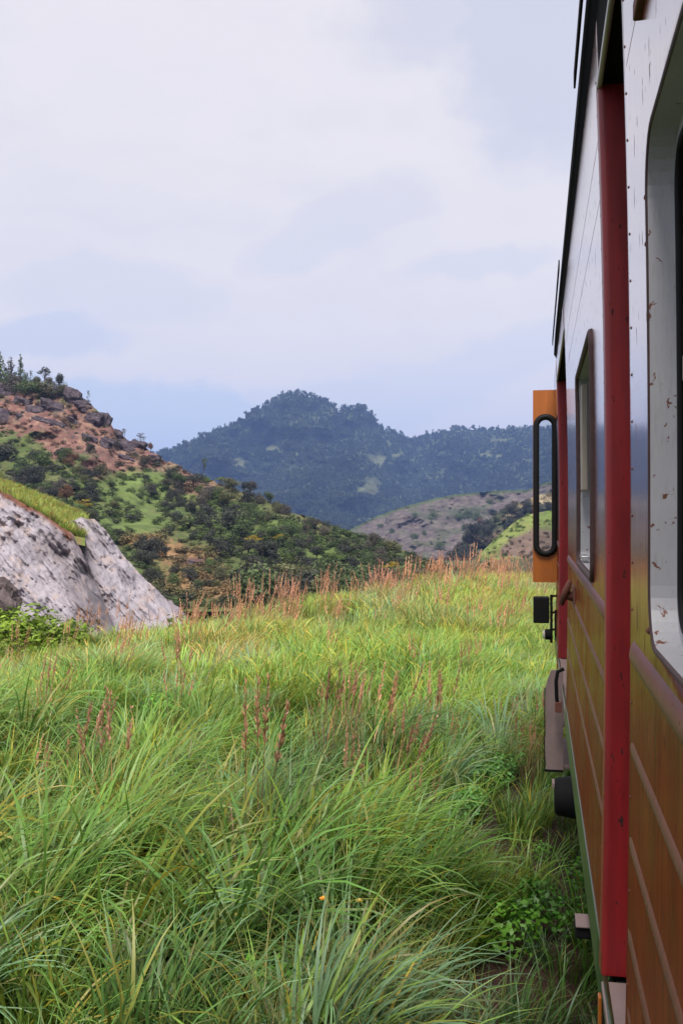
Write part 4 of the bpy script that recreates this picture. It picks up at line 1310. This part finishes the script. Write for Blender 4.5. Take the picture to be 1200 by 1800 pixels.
# far forest on the mountain
def forest():
    meshes = [crown_mesh('far_crown', 300 + i, k, 110, .11, LEAFI)[0] for i, k in enumerate(['bush', 'round', 'bush', 'round', 'conifer'])]
    N = 30000
    px = g.uniform(120, 1350, N); t = g.uniform(0, 1, N) ** .85
    yr = interp(px, MTN.yr); py = 1000 + (yr - 1000) * t
    clear = np.zeros(N)
    n = fbm(px * .05, py * .08, seed=61)
    for b in MCLEAR: clear = np.maximum(clear, blob(px, py, *b, nz=n * 1.5))
    vis = (g.uniform(0, 1, N) > clear * 1.3) & (py < 985)
    px, py = px[vis], py[vis]
    X, Y, H = P(px, py, MTN.Z(px, py)); k = len(px)
    sz = g.uniform(6, 12, k) * (1 + .5 * (g.uniform(0, 1, k) > .94))
    gn = fbm(px * .03, py * .05, seed=62)
    tint = np.array([.026, .040, .024])[None] * g.uniform(.6, 1.5, k)[:, None] * (1 + gn[:, None] * 2.2)
    yl = g.uniform(0, 1, k) > .96
    tint[yl] = np.array([.07, .075, .04]); 
    rot = np.zeros((k, 3)); rot[:, 2] = g.uniform(0, 6.28, k)
    scl = np.stack([sz * 1.1, sz * 1.1, sz], 1)
    # skyline row, a little taller and looser
    m = 420
    spx = g.uniform(200, 1350, m); syr = interp(spx, MTN.yr) + g.uniform(-1, 2, m)
    sX, sY, sH = P(spx, syr, MTN.Z(spx, interp(spx, MTN.yr) + 0.5))
    ss = g.uniform(8, 20, m)
    lump = np.exp(-((spx - 640) / 18) ** 2) * 10 + np.exp(-((spx - 795) / 5) ** 2) * 14 + np.exp(-((spx - 600) / 3) ** 2) * 16
    ss = ss + lump * g.uniform(.5, 1, m)
    P_ = np.concatenate([np.stack([X, Y, H - sz * .1], 1), np.stack([sX, sY, sH - 2], 1)])
    rot2 = np.zeros((m, 3)); rot2[:, 2] = g.uniform(0, 6.28, m)
    idx = np.concatenate([g.integers(0, 5, k), g.integers(0, 5, m)])
    scatter('far_forest', P_, np.concatenate([rot, rot2]), np.concatenate([scl, np.stack([ss * .9, ss * .9, ss], 1)]), idx,
            np.concatenate([tint, np.array([.03, .045, .022])[None] * g.uniform(.7, 1.3, m)[:, None]]), meshes, 'blue-green forest covering the distant mountain')
forest()

def scrub():
    meshes = [crown_mesh('scrub_crown', 330 + i, 'bush', 160, .08, LEAFI)[0] for i in range(4)]
    N = 5200
    px = g.uniform(-300, 800, N); t = g.uniform(0, 1, N)
    yr = interp(px, HILL.yr); py = 1070 + (yr - 1070) * t
    C = hill_cover(px, py)
    n = fbm(px * .06, py * .1, seed=77)
    lum = C[:, 1]
    keep = (g.uniform(0, 1, N) < np.clip(.55 + n * 1.6, .1, 1) * np.where((lum > .17), .25, 1))
    px, py, C = px[keep], py[keep], C[keep]; k = len(px)
    X, Y, H = P(px, py, HILL.Z(px, py))
    sz = g.uniform(.5, 1.7, k)
    tint = C * g.uniform(.45, 1.1, k)[:, None] * .8 + np.array([.01, .02, .005])
    dk = g.uniform(0, 1, k) > .75
    tint[dk] = np.array([.045, .05, .03])
    rot = np.zeros((k, 3)); rot[:, 2] = g.uniform(0, 6.28, k)
    scatter('hillside_scrub', np.stack([X, Y, H - sz * .1], 1), rot, np.stack([sz * 1.8, sz * 1.8, sz], 1), g.integers(0, 4, k), tint, meshes, 'low scrub and ferns covering the near hillside')
scrub()
def spur_scrub():
    meshes = [crown_mesh('spur_crown', 350 + i, 'bush', 120, .09, LEAFI)[0] for i in range(3)]
    A = []; Tn = []; S = []
    for sl, cov, N, sz0 in ((BRN, brn_cover, 160, 1.6), (DRK, drk_cover, 900, 2.4), (GRN, grn_cover, 500, 1.0)):
        px = g.uniform(sl.px0, 1200, N); yr = interp(px, sl.yr); py = 1010 + (yr - 1010) * g.uniform(0, 1, N)
        C = cov(px, py); X, Y, H = P(px, py, sl.Z(px, py)); s = g.uniform(.5, 1.5, N) * sz0
        A.append(np.stack([X, Y, H - s * .1], 1)); S.append(s); Tn.append(C * g.uniform(.35, .9, N)[:, None])
    A = np.concatenate(A); S = np.concatenate(S); Tn = np.concatenate(Tn); k = len(A)
    rot = np.zeros((k, 3)); rot[:, 2] = g.uniform(0, 6.28, k)
    scatter('valley_scrub', A, rot, np.stack([S * 1.6, S * 1.6, S], 1), g.integers(0, 3, k), Tn, meshes, 'low scrub dotted over the valley slopes')
spur_scrub()

# ================================================================== GRASS FIELD
def blade_mat():
    m, g = new_mat('grass_blades')
    a = g.n('ShaderNodeAttribute', attribute_name='col').outputs['Color']
    t = g.n('ShaderNodeAttribute', attribute_name='tint', attribute_type='INSTANCER').outputs['Color']
    col = g.mix(1.0, a, t, 'MULTIPLY')
    setb(g, Base_Color=col, Roughness=.45, Specular_IOR_Level=.45)
    tr = g.n('ShaderNodeBsdfTranslucent'); g.put(tr.inputs[0], col)
    mx = g.n('ShaderNodeMixShader'); mx.inputs[0].default_value = .38
    g.nt.links.new(g.b.outputs[0], mx.inputs[1]); g.nt.links.new(tr.outputs[0], mx.inputs[2]); g.nt.links.new(mx.outputs[0], g.o.inputs[0])
    return m
BLADE = blade_mat()

def tuft(name, seed, n, L, width, bend, spread, lean=(.25, .0), seg=6, dry=.12, plume=0, base=(1, 1, 1), curl=1.0):
    g = np.random.default_rng(seed)
    VV, FF, CC = [], [], []; off = 0
    for i in range(n):
        a = g.uniform(0, 2 * math.pi); r = spread * g.uniform(0, 1) ** .6
        p = np.array([math.cos(a) * r, math.sin(a) * r, -.04])
        az = a + g.normal() * .7
        out = np.array([math.cos(az), math.sin(az), 0]) * g.uniform(.25, 1) + np.array([lean[0], lean[1], 0]) * 1.6
        hl = np.linalg.norm(out) + 1e-6; out /= hl
        l = L * g.uniform(.55, 1.1); b = bend * g.uniform(.5, 1.35)
        side = np.array([-out[1], out[0], 0]); tw = g.uniform(-.7, .7)
        w = width * g.uniform(.6, 1.25)
        th0 = g.uniform(.02, .28)                  # angle from the vertical at the root
        ts = np.linspace(0, 1, seg + 1); pos = p.copy(); prev = 0
        isdry = g.uniform() < dry
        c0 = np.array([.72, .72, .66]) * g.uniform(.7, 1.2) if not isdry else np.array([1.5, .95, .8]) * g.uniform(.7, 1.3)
        c0 = c0 * .72; c1 = c0 * np.array([1.9, 1.95, 1.9]) if not isdry else c0 * np.array([1.9, 1.4, 1.1])  # roots darkened: shadow between clumps put into blade colour; tips paler
        if g.uniform() < .25 and not isdry: c1 = c0 * np.array([2.1, 1.35, .9])
        for k, t in enumerate(ts):
            th = th0 + b * t ** (1.0 + curl)
            if k: 
                pos = pos + (out * math.sin(th) + np.array([0, 0, 1.]) * math.cos(th)) * l / seg
            ww = w * (1 - t ** 2.2) * (.55 + .9 * min(t * 3, 1)) + w * .04
            sd = side * math.cos(tw * t * 2) + np.array([0, 0, 1.]) * math.sin(tw * t * 2) * .7
            VV += [pos - sd * ww, pos + sd * ww]
            c = c0 * (1 - t) + c1 * t
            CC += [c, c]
            if k < seg: FF.append([off + 2 * k, off + 2 * k + 1, off + 2 * k + 3, off + 2 * k + 2])
        off += 2 * (seg + 1)
    for i in range(plume):
        a = g.uniform(0, 6.28); p = np.array([math.cos(a) * spread * .4, math.sin(a) * spread * .4, 0.])
        ln = np.array([lean[0] * .5 + g.normal() * .10, g.normal() * .10, 1.]); ln /= np.linalg.norm(ln)
        l = L * g.uniform(1.0, 1.35); pc = np.array([2.0, 1.15, 1.05]) * g.uniform(.75, 1.25)
        pos = p.copy(); side = np.array([1., 0, 0])
        for k in range(6):
            t = k / 5
            q = p + ln * l * t + np.array([lean[0], 0, 0]) * .12 * t * t
            VV += [q - side * .0035, q + side * .0035]; CC += [pc * .5, pc * .6]
            if k < 5: FF.append([off + 2 * k, off + 2 * k + 1, off + 2 * k + 3, off + 2 * k + 2])
        off += 12
        for j in range(34):
            t = g.uniform(.70, 1.02); q = p + ln * l * t + np.array([lean[0], 0, 0]) * .12 * t * t
            d = g.normal(size=3); d /= np.linalg.norm(d); d = d * .6 + ln
            e = np.cross(d, g.normal(size=3)); e /= np.linalg.norm(e)
            s = .035 * (1.35 - t) / .5
            VV += [q, q + d * s * .5 + e * s * .22, q + d * s, q + d * s * .5 - e * s * .22]; CC += [pc * g.uniform(.7, 1.2)] * 4
            FF.append([off, off + 1, off + 2, off + 3]); off += 4
    V = np.array(VV); C = np.array(CC) * np.array(base)
    return mesh_np(name, V, np.array(FF), BLADE, C, smooth=True)

def grass():
    TU = []
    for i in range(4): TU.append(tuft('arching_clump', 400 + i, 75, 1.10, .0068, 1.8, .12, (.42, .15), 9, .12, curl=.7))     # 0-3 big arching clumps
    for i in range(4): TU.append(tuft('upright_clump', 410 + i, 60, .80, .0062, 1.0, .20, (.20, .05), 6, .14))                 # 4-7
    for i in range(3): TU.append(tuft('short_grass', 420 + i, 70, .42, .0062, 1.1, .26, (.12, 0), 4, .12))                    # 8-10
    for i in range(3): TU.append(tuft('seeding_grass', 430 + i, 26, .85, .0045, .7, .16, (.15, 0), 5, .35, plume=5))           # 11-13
    for i in range(2): TU.append(tuft('fine_dry_grass', 440 + i, 70, .75, .0032, .8, .22, (.25, 0), 5, .75))                   # 14-15
    for i in range(3): TU.append(tuft('field_patch', 450 + i, 150, .72, .0075, 1.1, .45, (.22, .05), 5, .14))                  # 16-18 for farther off
    for i in range(3):                                                                                                        # 19-21 leafy weeds
        V, F, c = leaf_cloud(480 + i, 260, [((.0, .0, .22), (.20, .20, .20)), ((.12, .06, .30), (.14, .14, .15)), ((-.1, .08, .25), (.15, .15, .16))], .030, up=.8)
        TU.append(mesh_np('leafy_weed', V, F, BLADE, c * np.array([.9, 1.15, .8])))
    # sample the field
    pts = []; N = 90000
    az = g.uniform(-.62, .30, N); d = np.sqrt(g.uniform(1.3 ** 2, 47 ** 2, N))
    ed = edge_d(az)
    x = d * np.sin(az - YAW); y = d * np.cos(az - YAW)
    dens = (17.0 / (1 + (d / 7.0) ** 1.25) + 1.1) * (1 + 1.5 * (x > -1.5))           # tufts per square metre
    area = .92 * (47 ** 2 - 1.3 ** 2) / 2; per = N / area
    keep = (g.uniform(0, 1, N) < dens / per) & (d < ed + 4.5) & (x < .42)
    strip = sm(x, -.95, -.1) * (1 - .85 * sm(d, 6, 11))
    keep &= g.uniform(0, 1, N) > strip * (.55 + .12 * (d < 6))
    az, d, x, y, ed, strip = (a[keep] for a in (az, d, x, y, ed, strip)); k = len(x)
    n1 = fbm(x * .35, y * .35, seed=501, oct=3); n2 = fbm(x * .22 + 9, y * .22, seed=503, oct=3); n3 = fbm(x * .8, y * .8, seed=505, oct=3); n4 = fbm(x * .5, y * .4, seed=507, oct=3)
    u = g.uniform(0, 1, k); idx = np.zeros(k, int)
    far = d > 13
    idx[:] = g.integers(4, 8, k)
    idx[(u < .38 + n1 * 1.2)] = g.integers(0, 4, (u < .38 + n1 * 1.2).sum())
    m = (u > .80 - n2 * .3); idx[m] = g.integers(8, 11, m.sum())
    m = (g.uniform(0, 1, k) < .05 + np.clip(n4, 0, 1) * .5) & (~far); idx[m] = g.integers(14, 16, m.sum())
    m = far; idx[m] = g.integers(16, 19, m.sum())
    m = far & (g.uniform(0, 1, k) < .06 + .10 * sm(d, ed - 6, ed)); idx[m] = g.integers(11, 14, m.sum())
    m = (~far) & (d > 6) & (g.uniform(0, 1, k) < .02); idx[m] = g.integers(11, 14, m.sum())
    m = (d > 7) & (~far) & (n3 > .12) & (g.uniform(0, 1, k) < .12); idx[m] = g.integers(11, 14, m.sum())
    m = (d > 6.5) & (d < 18) & (x > -3.8) & (n4 > -.02) & (az > -.02) & (g.uniform(0, 1, k) < .09); idx[m] = g.integers(11, 14, m.sum()); red = m.copy()
    m = (d < 8) & (n3 > .13) & (g.uniform(0, 1, k) < .4); idx[m] = g.integers(14, 16, m.sum())
    m = strip > .3; idx[m] = g.integers(4, 11, m.sum())
    m = (g.uniform(0, 1, k) < .03 + .16 * (sm(x, -3.2, -1.4) * sm(n2, -.15, .1)) * sm(d, 4, 7)) & (d < 16); idx[m] = g.integers(19, 22, m.sum())
    s = g.uniform(.7, 1.15, k) * (1 + n1 * .85) * (1 - .25 * strip)
    s *= 1 - .25 * sm(d, ed, ed + 4)
    s *= 1 - .2 * sm(x, -1.6, -.2)
    tall = np.exp(-((az - (-.10)) / .12) ** 2)
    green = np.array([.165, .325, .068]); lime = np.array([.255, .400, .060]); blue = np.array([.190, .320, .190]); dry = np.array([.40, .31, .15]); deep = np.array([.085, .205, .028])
    T = np.repeat(green[None], k, 0)
    def mixin(c, f): 
        nonlocal T
        f = np.clip(f, 0, 1)[:, None]; T = T * (1 - f) + c[None] * f
    mixin(lime, sm(n2, -.08, .15) * .9); mixin(deep, sm(-n1, .03, .2) * .6)
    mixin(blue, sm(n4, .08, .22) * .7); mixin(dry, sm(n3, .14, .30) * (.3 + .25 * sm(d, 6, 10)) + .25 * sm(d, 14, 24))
    mixin(deep * .9, strip * .7); mixin(deep, sm(x, -3.6, -1.2) * (1 - sm(d, 8, 13)) * .8)  # the carriage's shade put into the grass tint beside it
    bx_, by_, _ = P(640, 1700, 4.3); mixin(blue, np.exp(-((x - bx_) ** 2 + (y - by_) ** 2) / .55) * .9)
    r0 = g.uniform(0, 1, k)
    mixin(blue, (r0 > .9) * .8); mixin(lime, (r0 < .22) * .8)
    mixin(deep, (idx >= 19) * .6); mixin(np.array([.24, .21, .155]), ((idx >= 11) & (idx <= 13)) * .85); T *= g.uniform(.8, 1.2, k)[:, None]
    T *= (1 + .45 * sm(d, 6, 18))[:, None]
    rot = np.zeros((k, 3)); rot[:, 2] = g.normal(0, .75, k) + .15
    rot[:, 1] = g.normal(.08, .08, k)
    z = ground_z(x, y)
    big = idx < 4
    scl = np.stack([s, s, s * g.uniform(.9, 1.15, k)], 1)
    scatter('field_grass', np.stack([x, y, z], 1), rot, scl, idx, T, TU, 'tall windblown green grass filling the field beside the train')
    # reddish seed heads along the far edge of the field
    K = 640
    az = g.uniform(-.30, .24, K); w = .06 + .8 * sm(az, -.19, -.10)
    ed = edge_d(az); d = ed + g.normal(-.5, 1.6, K)
    cl = fbm(az * 60, az * 0, seed=601, oct=3)
    kp = (g.uniform(0, 1, K) < w * (.5 + cl * 1.3)); az, d = az[kp], d[kp]; k = len(d)
    x = d * np.sin(az - YAW); y = d * np.cos(az - YAW)
    PL = [tuft('plume_grass', 460 + i, 10, .9, .005, .5, .12, (.12, 0), 5, .6, plume=3) for i in range(3)]
    s = g.uniform(.65, 1.2, k); rot = np.zeros((k, 3)); rot[:, 2] = g.normal(0, .6, k); rot[:, 1] = g.normal(.10, .20, k)
    T = np.array([.33, .31, .22])[None] * g.uniform(.75, 1.2, k)[:, None]
    scatter('seed_plumes', np.stack([x, y, ground_z(x, y)], 1), rot, np.stack([s, s, s], 1), g.integers(0, 3, k), T, PL, 'reddish seed plumes standing above the far edge of the grass field')
grass()

# rough grass on the bank above the rock
def bank_grass():
    TB = [tuft('bank_tuft', 470 + i, 60, .55, .014, .9, .4, (.1, 0), 3, .2) for i in range(2)]
    N = 2600; px = g.uniform(-300, 146, N); yr, yf = interp(px, BANK.yr), interp(px, BANK.yf); py = yf + (yr - yf) * g.uniform(.25, 1, N)
    X, Y, H = P(px, py, BANK.Z(px, py)); s = g.uniform(.7, 1.4, N); rot = np.zeros((N, 3)); rot[:, 2] = g.uniform(0, 6.28, N)
    T = np.array([.32, .44, .10])[None] * g.uniform(.7, 1.3, N)[:, None]
    m = g.uniform(0, 1, N) > .88; T[m] = np.array([.30, .24, .10])
    scatter('bank_grass', np.stack([X, Y, H], 1), rot, np.stack([s, s, s], 1), g.integers(0, 2, N), T, TB, 'yellow-green grass on the bank above the pale rock')
bank_grass()

# two small orange-yellow flowers in the foreground grass
for x, y, Z, lab in ((568, 1580, 4.6, 'orange-yellow flower head in the grass, the left of two'), (632, 1584, 4.6, 'dull yellow flower head in the grass, the right of two')):
    p = P(x, y, Z); gz = float(ground_z(np.array([p[0]]), np.array([p[1]]))[0])
    e = empty('flower', (p[0], p[1], gz)); tag(e, lab, 'flower')
    bm = bmesh.new(); tube(bm, [(0, 0, 0), (.02, 0, (p[2] - gz) * .6), (0, 0, p[2] - gz)], .003, 5); bm_obj('stem', bm, simple('stem_green', (.06, .10, .02), .6), e)
    bm = bmesh.new()
    hm = simple('petal_yellow', (.50, .22, .01) if 'orange' in lab else (.28, .22, .03), .5)
    for i in range(12):
        a = 6.283 * i / 12; c, s_ = math.cos(a), math.sin(a); zz = p[2] - gz
        v = [bm.verts.new(q) for q in ((0, 0, zz), (c * .010 - s_ * .005, s_ * .010 + c * .005, zz + .005), (c * .017, s_ * .017, zz + .001), (c * .016 + s_ * .007, s_ * .016 - c * .007, zz + .006))]
        bm.faces.new(v)
    bm_obj('petals', bm, hm, e)
    bm = bmesh.new(); bmesh.ops.create_icosphere(bm, subdivisions=2, radius=.010, matrix=Matrix.Translation((0, 0, p[2] - gz + .004))); bm_obj('flower_centre', bm, hm, e)

# ---------------------------------------------------------------- labels that single things out
bpy.context.view_layer.update()
ORD = ['leftmost', 'second from left', 'third from left', 'fourth from left', 'fifth from left', 'sixth from left', 'seventh from left', 'eighth from left', 'ninth from left', 'tenth from left']
def single_out():
    by = {}
    for o in scene.objects:
        if o.parent is None and o.get('category') and o.get('group'): by.setdefault(o['label'], []).append(o)
    for lab, L in by.items():
        if len(L) < 2: continue
        def sx(o):
            la, z = to_cam(o.location.x, o.location.y); return la / z
        L.sort(key=sx); n = len(L)
        if n == 2: names = ['left-hand', 'right-hand']
        elif n == 3: names = ['leftmost', 'middle', 'rightmost']
        else: names = (ORD[:n - 1] + ['rightmost']) if n <= 11 else [ORD[i] if i < 4 else None for i in range(n - 4)] + ['fourth from right', 'third from right', 'second from right', 'rightmost']
        for o, nm in zip(L, names):
            if nm: o['label'] = ' '.join((nm + ' ' + lab).replace(' the ', ' ').split()[:16]) if len((nm + ' ' + lab).split()) > 16 else nm + ' ' + lab
single_out()

# ================================================================== HAZE
def haze():
    bm = bmesh.new(); bx(bm, -6300, 6300, -6300, 6300, -95, 420)
    m = bpy.data.materials.new('haze_air'); m.use_nodes = True; nt = m.node_tree; nt.nodes.clear()
    v = nt.nodes.new('ShaderNodeVolumePrincipled'); o = nt.nodes.new('ShaderNodeOutputMaterial')
    v.inputs['Color'].default_value = (.30, .48, 1.0, 1); v.inputs['Density'].default_value = HAZE; v.inputs['Anisotropy'].default_value = 0.0
    nt.links.new(v.outputs[0], o.inputs['Volume'])
    ob = bm_obj('haze', bm, m); tag(ob, kind='stuff')
HAZE = .00015
haze()
